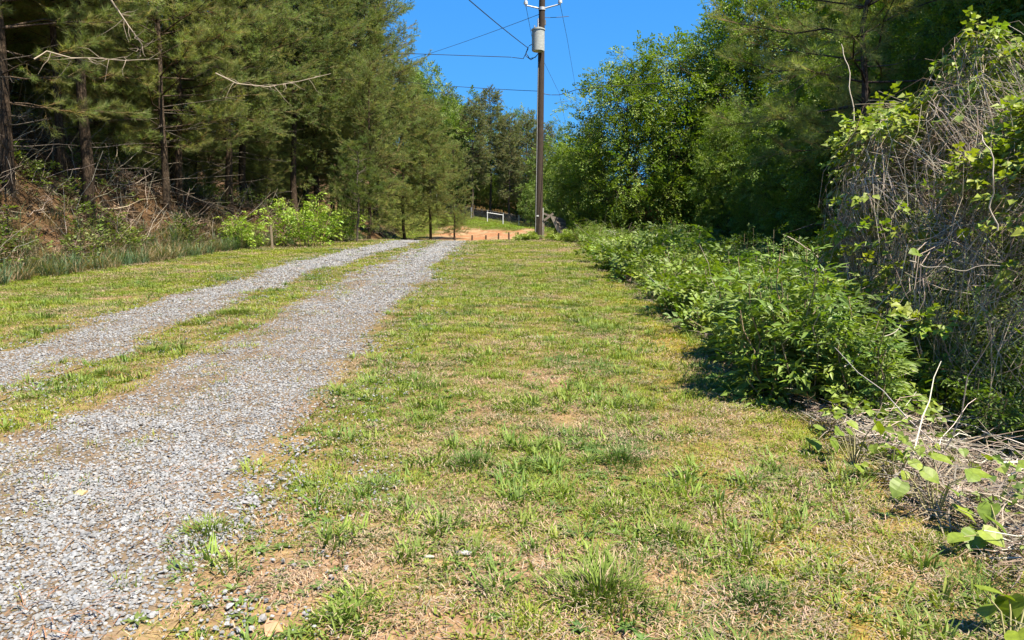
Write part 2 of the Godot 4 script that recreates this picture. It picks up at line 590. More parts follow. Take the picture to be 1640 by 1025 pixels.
# a shrub: several stems from the ground, leafy twigs on an uneven mound
func shrub(o: Dictionary) -> Dictionary:
	var mb := MB.new()
	mb.smooth = true
	var list := []
	var ns: int = o.stems
	for k in ns:
		var a := k * 2.4 + R(-0.4, 0.4)
		var q: float = o.r * sqrt((k + 0.5) / ns)
		var top := Vector3(cos(a) * q, o.h * R(0.55, 1.0) * (1.0 - 0.45 * q / o.r), sin(a) * q)
		var foot := Vector3(cos(a) * q * 0.45, -0.12, sin(a) * q * 0.45)
		var bl := wobble_line(foot, top, 5, 0.04)
		mb.tube(bl, taper(5, o.get("stem", 0.009), 0.003), 4, vary(Color(0.27, 0.20, 0.13), 0.3))
		for j in int(o.per):
			var u := lerpf(o.get("from", 0.22), 1.0, (j + rng.randf()) / o.per)
			var pp := along(bl, u)
			var b := R(0, TH)
			var dir := Vector3(cos(b), R(-0.1, 0.9), sin(b)) + Vector3(cos(a), 0, sin(a)) * 0.4
			list.append(aim(pp, dir, o.get("spray", 1.0) * R(0.7, 1.25) * (1.15 - 0.35 * u), R(-0.6, 0.6)))
			list.append(vary(o.green.lerp(o.get("green2", o.green), rng.randf()), 0.22))
	return {"trunk": mb.mesh(M.stick), "crown": list, "spray": o.mesh}

func grow(called: String, g: Dictionary, at: Vector3, turn: float, s: float, label: String, category: String, group := "", leafname := "crown", stemname := "trunk") -> Node3D:
	var t := base(called, at, turn)
	t.scale = Vector3(s, s, s)
	tag(t, label, category, group)
	part(stemname, g.trunk, t)
	if not g.has("mm"):
		var o := multi(leafname, g.spray, g.crown, t)
		g.mm = o.multimesh
	else:
		var o := MultiMeshInstance3D.new()
		o.name = leafname
		o.multimesh = g.mm
		o.set_meta("kind", "stuff")
		t.add_child(o, true)
	return t

# ---------------------------------------------------------------- everything
func _ready() -> void:
	rng.seed = 20240511
	nz.seed = 4; nz.frequency = 0.06; nz.fractal_octaves = 3
	nm.seed = 9; nm.frequency = 0.05; nm.fractal_octaves = 3
	nf.seed = 17; nf.frequency = 0.05
	var cam := Camera3D.new()
	cam.name = "camera"
	add_child(cam)
	cam.position = EYE
	cam.rotation.x = -PITCH
	cam.fov = rad_to_deg(2.0 * atan(512.5 / F))
	cam.near = 0.05
	cam.far = 4000.0
	cam.current = true
	var env := Environment.new()
	env.background_mode = Environment.BG_SKY
	var sky := Sky.new()
	var sm := ProceduralSkyMaterial.new()
	sm.sky_top_color = Color(0.014, 0.105, 0.325).linear_to_srgb()
	sm.sky_horizon_color = Color(0.07, 0.25, 0.48).linear_to_srgb()
	sm.sky_curve = 0.17
	sm.ground_bottom_color = Color(0.08, 0.08, 0.05).linear_to_srgb()
	sm.ground_horizon_color = Color(0.12, 0.14, 0.12).linear_to_srgb()
	sm.sun_angle_max = 12.0
	sky.sky_material = sm
	env.sky = sky
	env.tonemap_mode = Environment.TONE_MAPPER_LINEAR
	env.tonemap_exposure = 2.75
	env.sdfgi_enabled = true
	env.ssao_enabled = true
	env.ssil_enabled = true
	var we := WorldEnvironment.new()
	we.name = "environment"
	we.environment = env
	add_child(we)
	var sun := DirectionalLight3D.new()
	sun.name = "sun"
	sun.light_energy = 1.6
	sun.light_color = Color(1.0, 0.955, 0.87)
	sun.light_angular_distance = 0.53
	sun.shadow_enabled = true
	add_child(sun)
	var az := deg_to_rad(47.0)
	var el := deg_to_rad(62.0)
	sun.look_at_from_position(Vector3.ZERO, Vector3(-sin(az) * cos(el), -sin(el), -cos(az) * cos(el)))

	materials()
	setting()
	print("setting ", Time.get_ticks_msec())
	lawn()
	print("lawn ", Time.get_ticks_msec())
	woods()
	print("woods ", Time.get_ticks_msec())
	brush()
	print("brush ", Time.get_ticks_msec())
	built_things()
	small_things()
	print("done ", Time.get_ticks_msec())

func setting() -> void:
	var xs := steps([[-900.0, 120.0], [-300.0, 40.0], [-100.0, 8.0], [-40.0, 1.5], [-18.0, 0.4], [-11.0, 0.14], [3.2, 0.4], [10.0, 1.5], [40.0, 8.0], [100.0, 40.0], [300.0, 120.0], [900.0, 1.0]])
	var zs := steps([[-1400.0, 150.0], [-400.0, 40.0], [-120.0, 4.0], [-60.0, 0.8], [-36.0, 0.3], [-20.0, 0.16], [-1.0, 0.5], [4.0, 3.0], [40.0, 60.0], [400.0, 1.0]])
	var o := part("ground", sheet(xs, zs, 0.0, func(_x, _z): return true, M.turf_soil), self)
	kind(o, "structure")
	for side in 2:
		var a: Array = LL if side == 0 else RL
		var b: Array = LR if side == 0 else RR
		var tx := steps([[-6.2, 0.12], [-3.55, 1.0]]) if side == 0 else steps([[-3.75, 0.12], [-0.6, 1.0]])
		var tz := steps([[-37.0, 0.2], [1.0, 1.0]])
		var keep := func(x, z): return x > pl(a, -z) - 0.1 and x < pl(b, -z) - 0.02
		kind(part("gravel_track", sheet(tx, tz, 0.01, keep, M.turf_soil), self), "structure")

func lawn() -> void:
	# gravel
	var shapes := [stone_mesh(0.7), stone_mesh(0.5), stone_mesh(0.9), stone_mesh(0.4)]
	var pal := [Color(0.36, 0.365, 0.38), Color(0.29, 0.30, 0.33), Color(0.43, 0.42, 0.42), Color(0.52, 0.50, 0.48), Color(0.58, 0.565, 0.54), Color(0.40, 0.355, 0.32), Color(0.45, 0.38, 0.32), Color(0.36, 0.345, 0.34), Color(0.40, 0.395, 0.39)]
	var lists := [[], [], [], []]
	var d := 1.6
	while d < 34.5:
		var st := 0.2
		var rho := 7600.0 * minf(1.0, pow(3.7 / d, 1.5)) + 80.0
		var lo := maxf(-6.2, -0.82 * d - 1.2)
		var n := int(rho * st * (-0.6 - lo))
		for k in n:
			var x := R(lo, -0.6)
			var dd := d + R(0, st)
			var g := gravel(x, dd)
			var p := smoothstep(-0.2, 0.34, g) * (0.62 + 0.38 * smoothstep(-0.25, 0.1, nm.get_noise_2d(x * 45.0, dd * 45.0)))
			if x < pl(RR, dd) - 1.0 and x > pl(RL, dd) - 0.2:
				p *= 0.4 + 0.6 * smoothstep(-0.1, 0.25, nm.get_noise_2d(x * 30.0, dd * 18.0))
			if g < -0.16 and g > -0.6: p = 0.05
			if rng.randf() > p: continue
			var s := R(0.008, 0.025) * (1.0 + 1.6 * smoothstep(5.0, 26.0, dd))
			if rng.randf() < 0.03: s *= 1.6
			var b := Basis(Vector3(R(-0.4, 0.4), 1, R(-0.4, 0.4)).normalized(), R(0, TH)).scaled_local(Vector3(s, s, s))
			var li: Array = lists[rng.randi() % 4]
			li.append(Transform3D(b, Vector3(x, H(x, -dd) + 0.01 + s * R(0.05, 0.25), -dd)))
			var tone := R(0.55, 0.98)
			li.append(mul((pal[rng.randi() % pal.size()] as Color).lerp(Color(0.365, 0.385, 0.41), 0.6), tone))
		d += st
	var gv := Node3D.new()
	gv.name = "gravel"
	add_child(gv)
	kind(gv, "stuff")
	for k in 4:
		multi("stone_layer", shapes[k], lists[k], gv)
	# grass and straw
	var c0 := Color(0.80, 0.85, 0.8)
	var c1 := Color(1.1, 1.1, 1.0)
	var near := [grass_clump(16, 0.055, 0.02, 0.055, 0.0044, 1.4, c0, c1), grass_clump(14, 0.06, 0.02, 0.045, 0.0055, 2.0, c0, c1), grass_clump(16, 0.05, 0.03, 0.065, 0.0038, 1.2, c0, c1)]
	var straw := [straw_clump(16, 0.06, 0.02, 0.055, 0.0027, M.litter), straw_clump(14, 0.07, 0.015, 0.045, 0.0034, M.litter)]
	var gl := [[], [], []]
	var sl := [[], []]
	var green := Color(0.185, 0.26, 0.035)
	var lime := Color(0.30, 0.335, 0.045)
	var blue := Color(0.115, 0.19, 0.05)
	var tan_ := Color(0.36, 0.29, 0.19)
	d = 1.5
	while d < 36.0:
		var st := 0.25
		var rho := 620.0 * minf(1.0, pow(4.5 / d, 1.2)) + 20.0
		var lo := maxf(pl(BANK_X, d) - 0.3, -0.80 * d - 1.2)
		var hi := minf(pl(EDGE_X, d) + 0.25, 0.80 * d + 1.2)
		var n := int(rho * st * (hi - lo))
		var sc := 1.0 + 0.06 * maxf(0, d - 4.0)
		for k in n:
			var x := R(lo, hi)
			var dd := d + R(0, st)
			var gr := gravel(x, dd)
			var on := smoothstep(0.2, -0.3, gr)
			if on < 0.99:
				on = maxf(on, 0.035)
				if x < pl(RR, dd) - 0.9 and x > pl(RL, dd) - 0.3: on = maxf(on, 0.55 * smoothstep(-0.05, 0.25, nm.get_noise_2d(x * 24.0 + 70.0, dd * 14.0)))
			if rng.randf() > on: continue
			var br := bare(x, dd)
			var dry := smoothstep(-0.35, 0.45, nm.get_noise_2d(x * 13.0 + 50.0, dd * 13.0) + 0.25 * nm.get_noise_2d(x * 70.0, dd * 70.0) + 0.32 * smoothstep(7.0, 3.0, dd) * smoothstep(-1.8, -0.8, x) - 0.2)
			var y := H(x, -dd)
			if rng.randf() < (0.12 + 0.4 * dry) * (1.0 - 0.35 * br) + 0.25 * br:
				var s := R(0.7, 1.25) * sc
				var li: Array = sl[rng.randi() % 2]
				li.append(Transform3D(Basis(Vector3.UP, R(0, TH)).scaled_local(Vector3(s, s * R(0.7, 1.6), s)), Vector3(x, y, -dd)))
				li.append(vary(tan_.lerp(Color(0.35, 0.24, 0.175), R(0, 0.8)), 0.25))
			if rng.randf() < (1.2 - 0.55 * dry) * (1.0 - 0.9 * br):
				var s := R(0.7, 1.3) * sc
				var hy := s * (0.7 + 0.6 * smoothstep(0.0, 0.5, nm.get_noise_2d(x * 26.0, dd * 26.0 + 40.0))) / (1.0 + 0.02 * dd)
				var c := green.lerp(lime, clampf(R(-0.2, 0.9) + nm.get_noise_2d(x * 5.0, dd * 5.0), 0, 1))
				c = c.lerp(blue, smoothstep(0.1, 0.45, nm.get_noise_2d(x * 17.0 + 11.0, dd * 17.0 - 60.0)))
				c = c.lerp(Color(0.40, 0.36, 0.05), moss(x, dd) * 0.7)
				var li: Array = gl[rng.randi() % 3]
				li.append(Transform3D(Basis(Vector3.UP, R(0, TH)).scaled_local(Vector3(s, hy, s)), Vector3(x, y - 0.004, -dd)))
				li.append(vary(c, 0.2))
		d += st
	# the far field past the rise
	for k in 7000:
		var dd := R(34.0, 88.0)
		var x := R(-16.0, 14.0)
		var cc := ground_color(x, -dd)
		if cc.r > cc.g * 1.15: continue
		var s := R(3.0, 6.0)
		gl[0].append(Transform3D(Basis(Vector3.UP, R(0, TH)).scaled_local(Vector3(s, s * 0.5, s)), Vector3(x, H(x, -dd), -dd)))
		gl[0].append(vary(green, 0.3))
	var go := Node3D.new()
	go.name = "grass"
	add_child(go)
	kind(go, "stuff")
	for k in 3: multi("turf_layer", near[k], gl[k], go)
	var so := Node3D.new()
	so.name = "dry_straw"
	add_child(so)
	kind(so, "stuff")
	for k in 2: multi("straw_layer", straw[k], sl[k], so)
	# pine straw lying on the gravel
	var ps := straw_clump(16, 0.16, 0.05, 0.13, 0.003, M.litter)
	var pi := []
	for k in 900:
		var dd := 2.0 + 18.0 * pow(rng.randf(), 1.6)
		var x := R(pl(LL, dd) - 0.4, pl(RR, dd))
		if nm.get_noise_2d(x * 22.0 - 30.0, dd * 22.0) < 0.05: continue
		pi.append(Transform3D(Basis(Vector3.UP, R(0, TH)).scaled_local(Vector3.ONE * R(0.7, 1.3)), Vector3(x, H(x, -dd) + 0.022, -dd)))
		pi.append(vary(Color(0.30, 0.17, 0.09), 0.3))
	var po := Node3D.new()
	po.name = "pine_straw"
	add_child(po)
	kind(po, "stuff")
	multi("needle_layer", ps, pi, po)

func woods() -> void:
	var ns_short := needle_spray(130, 0.6, 0.085, 0.010, 0.1)
	var ns_far := needle_spray(90, 1.0, 0.17, 0.03, 0.05)
	var ns_long := needle_spray(150, 0.55, 0.17, 0.0055, 0.45)
	var pinegreen := Color(0.29, 0.33, 0.12)
	var barkc := Color(0.16, 0.115, 0.085)
	var pv := []
	for k in 6:
		pv.append(pine({"h": [11.5, 13.0, 10.0, 12.0, 14.0, 13.0][k], "r": [2.7, 3.0, 2.4, 3.2, 2.9, 3.1][k], "low": [0.2, 0.26, 0.1, 0.24, 0.3, 0.42][k], "trunk": [0.13, 0.16, 0.11, 0.15, 0.15, 0.16][k], "bark": barkc, "green": pinegreen.lerp(Color(0.23, 0.30, 0.11), (k % 5) * 0.2), "step": 0.36, "gap": 0.15, "bare": 16, "mesh": ns_short, "spray": 1.2, "inner": 0.15, "power": 0.5, "droop": 0.0}))
	# pines of the bank
	var lone := "pines crowding the upper bank behind the front trees"
	var L := "slender pine standing back in the dense stand on the bank"
	var spots := [
		[145, 18.5, 5, 1.0, "thick dark-trunked pine on the brown bank, nearest large trunk to the picture edge"],
		[104, 19.0, 5, 0.75, "thin dark pine trunk close beside the thickest pine on the bank"],
		[20, 16.5, 5, 0.85, "pine at the picture edge with low branches over the bank"],
		[290, 24.0, 0, 1.0, "pine on the bank behind the long pale bare limb"],
		[370, 26.5, 3, 1.0, "pine above the bank behind the bright green shrubs"],
		[475, 31.0, 4, 1.0, "pale-trunked pine rising behind the bright green shrubs"],
		[505, 34.0, 1, 1.0, "second pale-trunked pine behind the bright green shrubs"],
		[535, 36.0, 0, 1.0, "pine behind the kinked young pine sapling"],
		[572, 37.0, 3, 1.3, "tall pine whose crown edge meets the blue sky at the top"],
		[606, 40.0, 1, 1.1, "pine next to the tallest sky-edge pine at the drive's end"],
		[650, 40.0, 2, 0.92, "lower pine at the end of the stand, over the vanishing wheel tracks"],
		[690, 41.0, 0, 0.68, "short full pine at the end of the row beside the clay slope"],
		[728, 43.0, 2, 0.55, "smallest spreading pine at the end of the row nearest the red clay"],
		[590, 33.0, 2, 0.8, "pine of middling height with bare lower trunk by the verge"],
	]
	for s in spots:
		var g := G(s[0], s[1])
		grow("pine_tree", pv[s[2]], g, R(0, TH), s[3], s[4], "tree", "pines on the bank")
	for k in 62:
		var dd := R(13.0, 48.0)
		var x := -R(11.5, 26.0) if dd < 28.0 else -R(8.5, 24.0)
		x = minf(x, pl(BANK_X, dd) - (5.5 if dd < 25.0 else 2.5))
		grow("pine_tree", pv[rng.randi() % 5], Vector3(x, H(x, -dd), -dd), R(0, TH), (R(0.75, 1.1) if k % 3 or dd < 27.0 else R(0.3, 0.5)), L, "tree", lone)
	for q in [[5.0, 14.5], [6.5, 17.0], [5.2, 19.5], [7.5, 15.0], [5.6, 22.0], [8.5, 18.5], [4.6, 24.0]]:
		var x: float = pl(BANK_X, q[1]) - q[0]
		grow("pine_tree", pv[2], Vector3(x, H(x, -q[1]), -q[1]), R(0, TH), R(0.8, 1.05), L, "tree", lone)
	# nearest pine with long needles, reaching in from the bank
	var lp := pine({"h": 9.5, "r": 4.4, "low": 0.22, "trunk": 0.13, "bark": Color(0.2, 0.15, 0.11), "green": Color(0.28, 0.32, 0.11), "step": 0.5, "gap": 0.24, "bare": 14, "mesh": ns_long, "droop": 0.0, "power": 0.4, "spray": 1.0})
	grow("pine_tree", lp, Vector3(-11.4, H(-11.4, -16.5), -16.5), 0.4, 1.0, "long-needled yellow-green pine reaching over the verge in front of the stand", "tree")
	grow("pine_tree", lp, Vector3(-10.7, H(-10.7, -22.5), -22.5), 2.4, 0.95, "long-needled pine in front of the stand over the bright green shrubs", "tree")
	# far trees past the field
	var fp := []
	for k in 3:
		fp.append(pine({"h": [15.0, 17.0, 14.0][k], "r": [3.0, 3.4, 2.8][k], "low": [0.3, 0.38, 0.25][k], "trunk": 0.2, "bark": Color(0.19, 0.15, 0.12), "green": Color(0.23, 0.245, 0.13), "step": 0.5, "gap": 0.2, "bare": 14, "mesh": ns_far, "spray": 1.1, "power": 0.6}))
	var ls_far := leaf_spray(13, 1.0, 0.24, 0.16, 0.2)
	var fb := []
	for k in 3:
		fb.append(broadleaf({"h": [14.0, 16.0, 12.0][k], "r": 3.6, "low": 0.15, "trunk": 0.2, "bark": Color(0.2, 0.17, 0.14), "lobes": 22, "lobe": 1.5, "per": 42, "mesh": ls_far, "spray": 1.0, "green": Color(0.15, 0.23, 0.04), "green2": Color(0.21, 0.30, 0.05)}))
	var far := [
		[690, 80, 1, "b", "bright green broadleaf tree peeking above the pines at the field's far edge"],
		[722, 84, 0, "b", "yellow-green broadleaf tree behind the small goal frame's end of the field"],
		[745, 90, 1, "b", "mid green broadleaf tree between the pale broadleaf and the grey pines far off"],
		[757, 83, 0, "p", "grey-green pine beyond the field, first of the pines from the broadleaf trees"],
		[786, 86, 1, "p", "greyish tall pine with thin top right behind the white goal"],
		[815, 85, 2, "p", "pine beyond the field between the goal and the utility pole"],
		[842, 88, 0, "p", "far pine whose crown nearly touches the utility pole"],
		[872, 92, 2, "p", "far pine just past the utility pole on the fence side"],
		[850, 80, 2, "b", "low bright green tree at the fence beside the utility pole"],
		[893, 84, 2, "b", "bright green far tree between the pole and the big leafy tree"],
	]
	for s in far:
		grow("pine_tree" if s[3] == "p" else "broadleaf_tree", (fp if s[3] == "p" else fb)[s[2]], G(s[0], s[1]), R(0, TH), (0.86 if s[0] != 850 else 0.4), s[4], "tree", "trees beyond the field")
	for k in 78:
		var dd := R(96.0, 125.0) if k < 44 else 90.0 + 6.0 * (k % 2)
		var x := R(-34.0, 30.0) if k < 44 else (k - 44) * 0.85 - 13.0
		var p := rng.randf() < 0.5 and k < 44
		grow("pine_tree" if p else "broadleaf_tree", (fp if p else fb)[rng.randi() % 3], Vector3(x, H(x, -dd), -dd), R(0, TH), (R(0.7, 0.85) if k < 44 else R(0.32, 0.55)), "pine in the far wood behind the field" if p else "broadleaf tree in the far wood behind the field", "tree", "far wood pines" if p else "far wood broadleaf trees")
	# leafy trees of the brush side
	var ls := leaf_spray(19, 0.55, 0.095, 0.06, 0.22)
	var bark2 := Color(0.15, 0.12, 0.10)
	var b1 := broadleaf({"h": 7.6, "r": 2.75, "low": 0.1, "trunk": 0.13, "bark": bark2, "lobes": 44, "lobe": 0.85, "per": 62, "mesh": ls, "spray": 1.0, "green": Color(0.15, 0.25, 0.03), "green2": Color(0.25, 0.35, 0.04)})
	grow("broadleaf_tree", b1, G(1010, 33.0), 0.6, 1.12, "rounded sunlit bright green tree nearest the utility pole", "tree")
	grow("broadleaf_tree", b1, G(1105, 33.0), 2.9, 1.3, "taller sunlit green tree behind the rounded bright one", "tree")
	grow("broadleaf_tree", b1, G(925, 36.0), 4.4, 0.62, "low leafy tree behind the collapsed lean-to", "tree")
	var dv := []
	for k in 3:
		dv.append(broadleaf({"h": [14.0, 12.5, 15.0][k], "r": [4.0, 3.6, 4.2][k], "low": [0.06, 0.1, 0.12][k], "trunk": 0.2, "bark": bark2, "lobes": 52, "lobe": 1.25, "per": 55, "mesh": ls, "spray": 1.35, "green": Color(0.15, 0.25, 0.03), "green2": Color(0.25, 0.35, 0.04)}))
	var right := [
		[12.0, 32.0, 0, 1.0, "tall dark tree in shade just behind the sunlit trees"],
		[13.3, 24.0, 1, 1.0, "dark leafy tree overhanging the brush, its top cut by the picture's edge"],
		[13.0, 18.5, 2, 0.95, "dark tree behind the pale hanging vine"],
		[12.6, 13.5, 0, 1.0, "dark tree rising behind the vine-covered mound"],
		[11.2, 35.0, 1, 1.0, "shaded tree deep behind the sunlit green trees"],
	]
	for s in right:
		grow("broadleaf_tree", dv[s[2]], Vector3(s[0], H(s[0], -s[1]), -s[1]), R(0, TH), s[3], s[4], "tree", "dark trees along the brush side")
	for k in 13:
		var dd := 10.0 + 2.6 * k
		var x := R(15.5, 21.0)
		grow("broadleaf_tree", dv[k % 3], Vector3(x, H(x, -dd), -dd), R(0, TH), R(0.85, 1.05), "dark broadleaf tree in the shaded wood behind the brush", "tree", "shaded wood behind the brush")
	for q in [[13.2, 16.0], [13.0, 21.2], [14.2, 27.5]]:
		grow("broadleaf_tree", dv[1], Vector3(q[0], H(q[0], -q[1]), -q[1]), R(0, TH), 1.0, "dark broadleaf tree in the shaded wood behind the brush", "tree", "shaded wood behind the brush")
	for q in [[15.5, 7.5], [18.0, 4.0], [17.5, 11.0], [14.2, 9.0]]:
		grow("broadleaf_tree", dv[2], Vector3(q[0], H(q[0], -q[1]), -q[1]), R(0, TH), 1.35, "dark broadleaf tree in the shaded wood behind the brush", "tree", "shaded wood behind the brush")
	for k in 20:
		var dd := 12.0 + 1.1 * k
		var x := R(8.2, 11.0)
		grow("understory_tree", dv[k % 3], Vector3(x, H(x, -dd), -dd), R(0, TH), R(0.32, 0.48), "low dark understory tree filling the shade behind the brush", "tree", "understory behind the brush")
	# the pine that leans over the brush
	var rp := pine({"h": 8.5, "r": 2.9, "low": 0.42, "trunk": 0.11, "bark": bark2, "green": Color(0.28, 0.32, 0.11), "step": 0.42, "gap": 0.2, "bare": 22, "mesh": ns_long, "droop": -0.1, "power": 0.4, "spray": 1.0})
	grow("pine_tree", rp, Vector3(6.4, H(6.4, -13.5), -13.5), 1.1, 0.98, "shaded grey-green pine with long needles over the dark brush", "tree")

func brush() -> void:
	# shrubs along the edge of the turf
	var ls_s := leaf_spray(16, 0.34, 0.055, 0.028, 0.15)
	var ls_m := leaf_spray(12, 0.36, 0.1, 0.06, 0.25)
	var lime := Color(0.25, 0.33, 0.055)
	var mid := Color(0.14, 0.225, 0.04)
	var dark := Color(0.14, 0.225, 0.04)
	var v := [
		shrub({"r": 0.85, "h": 1.15, "stems": 46, "per": 12, "mesh": ls_s, "green": mid, "green2": lime}),
		shrub({"r": 0.95, "h": 1.0, "stems": 46, "per": 12, "mesh": ls_m, "green": lime, "green2": mid}),
		shrub({"r": 0.75, "h": 1.5, "stems": 42, "per": 14, "mesh": ls_s, "green": dark, "green2": mid}),
		shrub({"r": 1.1, "h": 1.2, "stems": 52, "per": 12, "mesh": ls_s, "green": mid, "green2": dark}),
		shrub({"r": 0.9, "h": 0.8, "stems": 34, "per": 9, "mesh": ls_m, "green": mid, "green2": lime, "from": 0.35})]
	# offset from the turf edge, distance, which, size
	var at := [
		[0.75, 29.0, 0, 0.8, "small green shrub nearest the collapsed lean-to at the turf edge"],
		[0.95, 26.5, 4, 1.0, "sparse shrub between the lean-to and the arching dead canes"],
		[1.0, 23.0, 3, 0.85, "green shrub just in front of the arching dead canes"],
		[0.85, 20.8, 0, 0.9, "dense small-leaved shrub on the turf edge, first after the arching canes"],
		[0.9, 18.6, 4, 1.0, "loose light shrub on the turf edge, second after the arching canes"],
		[0.8, 16.6, 1, 0.85, "light green shrub at the turf edge, middle of the row"],
		[0.95, 14.8, 1, 0.95, "yellow-green shrub with a taller sprig standing above the row"],
		[0.75, 13.0, 0, 0.85, "dense leafy shrub at the turf edge past the yellow-green one"],
		[0.8, 11.4, 4, 1.0, "loose leafy shrub over dead sticks at the turf edge"],
		[0.8, 9.9, 1, 0.8, "low leafy shrub with pale sticks at its foot"],
		[0.75, 8.4, 1, 0.75, "bright yellow-green shrub right behind the tall leafy weeds"],
		[1.75, 9.2, 2, 0.85, "taller dark green shrub under the vine mound's tip"],
		[2.0, 11.6, 2, 0.9, "dark shrub rising behind the loose leafy one"],
		[1.6, 7.6, 3, 0.8, "bushy dark shrub at the foot of the vine mound"],
		[2.1, 14.0, 3, 0.95, "dark shrub behind the dense leafy one"],
		[2.1, 17.0, 3, 1.0, "dark shrub behind the middle of the row"],
		[2.1, 20.0, 2, 0.9, "upright dark shrub behind the row at the wood's edge"],
		[2.0, 24.0, 0, 1.0, "dark shrub behind the arching canes"],
		[1.75, 5.75, 3, 0.62, "low dark shrub in front of the vine mound's hollow"],
		[2.35, 4.9, 3, 0.62, "low dark shrub at the picture edge above the dead sticks"],
		[1.3, 6.3, 4, 0.8, "loose green shrub between the tall weeds and the mound's foot"],
		[0.9, 6.9, 4, 0.75, "loose low shrub just up the turf edge from the tall weeds"]]
	for s in at:
		var x: float = pl(EDGE_X, s[1]) + s[0] - 0.12
		grow("shrub", v[s[2]], Vector3(x, H(x, -s[1]) - 0.02, -s[1]), R(0, TH), s[3] * R(1.1, 1.45), s[4], "shrub", "shrubs along the turf edge", "foliage", "stem")
	for k in 24:
		var dd := R(7.5, 30.0)
		var x := R(5.2, 8.0)
		grow("shrub", v[2 + k % 2], Vector3(x, H(x, -dd), -dd), R(0, TH), R(0.9, 1.3), "dark shrub in the shade between the turf edge and the wood", "shrub", "shaded undergrowth shrubs", "foliage", "stem")
	# the sprig that stands above the row
	var sprig := shrub({"r": 0.12, "h": 0.75, "stems": 3, "per": 5, "mesh": leaf_spray(5, 0.2, 0.13, 0.09, 0.5), "green": Color(0.26, 0.38, 0.06), "from": 0.5, "stem": 0.008})
	grow("leafy_sprig", sprig, Vector3(3.5, H(3.5, -13.6) + 0.75, -13.6), 0.0, 1.2, "pale green large-leaved sprig rising above the turf-edge shrubs", "sprig", "", "foliage", "stem")
	var pw := shrub({"r": 0.7, "h": 0.55, "stems": 26, "per": 9, "mesh": ls_m, "green": Color(0.26, 0.34, 0.06), "green2": lime, "from": 0.3})
	grow("low_weed_patch", pw, G(845, 30.6), 0.0, 0.8, "yellow-green low weeds on the near side of the pole's foot", "weeds", "", "foliage", "stem")
	grow("low_weed_patch", pw, G(905, 29.8), 1.0, 0.95, "green low weeds in front of the collapsed lean-to", "weeds", "", "foliage", "stem")
	# tall weeds
	var wd := shrub({"r": 0.32, "h": 1.1, "stems": 17, "per": 15, "mesh": leaf_spray(10, 0.2, 0.085, 0.026, 0.25), "green": Color(0.13, 0.22, 0.045), "green2": Color(0.24, 0.33, 0.06), "from": 0.1, "stem": 0.006})
	var wat := [[2.12, 5.5, 1.3, "tallest clump of narrow-leaved weeds throwing a shadow on the turf"], [2.38, 6.1, 1.35, "narrow-leaved weed clump just behind the tallest one"], [2.55, 5.25, 1.05, "narrow-leaved weed clump on the dead-stick side of the tallest one"], [2.3, 7.0, 1.15, "shorter narrow-leaved weed clump farther up the turf edge"]]
	for s in wat:
		grow("weed_clump", wd, Vector3(s[0], H(s[0], -s[1]), -s[1]), R(0, TH), s[2], s[3], "weeds", "tall weeds at the turf edge", "foliage", "stem")
	vine_mound()
	dead_sticks()
	# bright shrubs by the bank
	var bs := shrub({"r": 1.15, "h": 2.4, "stems": 18, "per": 12, "mesh": leaf_spray(11, 0.42, 0.11, 0.06, 0.2), "green": Color(0.30, 0.42, 0.05), "green2": Color(0.21, 0.33, 0.04), "stem": 0.016, "from": 0.2})
	grow("leafy_sapling", bs, G(488, 26.0), 0.3, 1.12, "large bright yellow-green leafy sapling at the foot of the bank", "shrub", "", "foliage", "stem")
	grow("leafy_sapling", bs, G(390, 24.5), 2.1, 0.75, "smaller bright green sapling beside the wooden stake", "shrub", "", "foliage", "stem")
	grow("leafy_sapling", bs, G(540, 29.5), 4.0, 0.9, "green sapling between the large bright one and the young pine", "shrub", "", "foliage", "stem")
	# young pine with a kinked stem
	var yp := pine({"h": 3.6, "r": 0.95, "low": 0.38, "trunk": 0.05, "bark": Color(0.27, 0.23, 0.19), "green": Color(0.15, 0.20, 0.06), "step": 0.33, "gap": 0.16, "bare": 3, "mesh": needle_spray(150, 0.4, 0.16, 0.008, 0.4), "droop": 0.4, "power": 0.5})
	grow("pine_sapling", yp, G(572, 28.5), 0.0, 1.0, "young pine sapling with upright candles and bare stem by the verge", "tree")
	# growth on the bank
	var bl := [[], [], []]
	var tuft := grass_clump(26, 0.09, 0.25, 0.6, 0.012, 0.9, Color(0.75, 0.8, 0.8), Color(1.1, 1.1, 1.1))
	var bush := leaf_spray(12, 0.4, 0.08, 0.05, 0.2)
	var dead := straw_clump(18, 0.22, 0.1, 0.35, 0.012, M.litter)
	for k in 2600:
		var dd := R(9.0, 34.0)
		var t := R(-0.35, 1.3)
		var x := pl(BANK_X, dd) - t
		if rng.randf() > smoothstep(1.4, 0.1, t) * (0.55 + 0.8 * nm.get_noise_2d(x * 9.0, dd * 9.0)): continue
		var c := Color(0.11, 0.17, 0.09) if rng.randf() < 0.6 else Color(0.29, 0.23, 0.14)
		var s := R(0.6, 1.2)
		bl[0].append(Transform3D(Basis(Vector3.UP, R(0, TH)).scaled_local(Vector3(s, s, s)), Vector3(x, H(x, -dd) - 0.02, -dd)))
		bl[0].append(vary(c, 0.25))
	for k in 6500:
		var dd := R(9.0, 34.0)
		var t := 0.2 + 8.0 * pow(rng.randf(), 1.4)
		var x := pl(BANK_X, dd) - t
		if nm.get_noise_2d(x * 6.0 + 20.0, dd * 6.0) < 0.02: continue
		var b := R(0, TH)
		bl[1].append(aim(Vector3(x, H(x, -dd) + R(0, 0.5), -dd), Vector3(cos(b), R(0.2, 1.2), sin(b)), R(0.6, 1.3)))
		bl[1].append(vary(Color(0.14, 0.20, 0.045).lerp(Color(0.22, 0.29, 0.06), rng.randf()), 0.25))
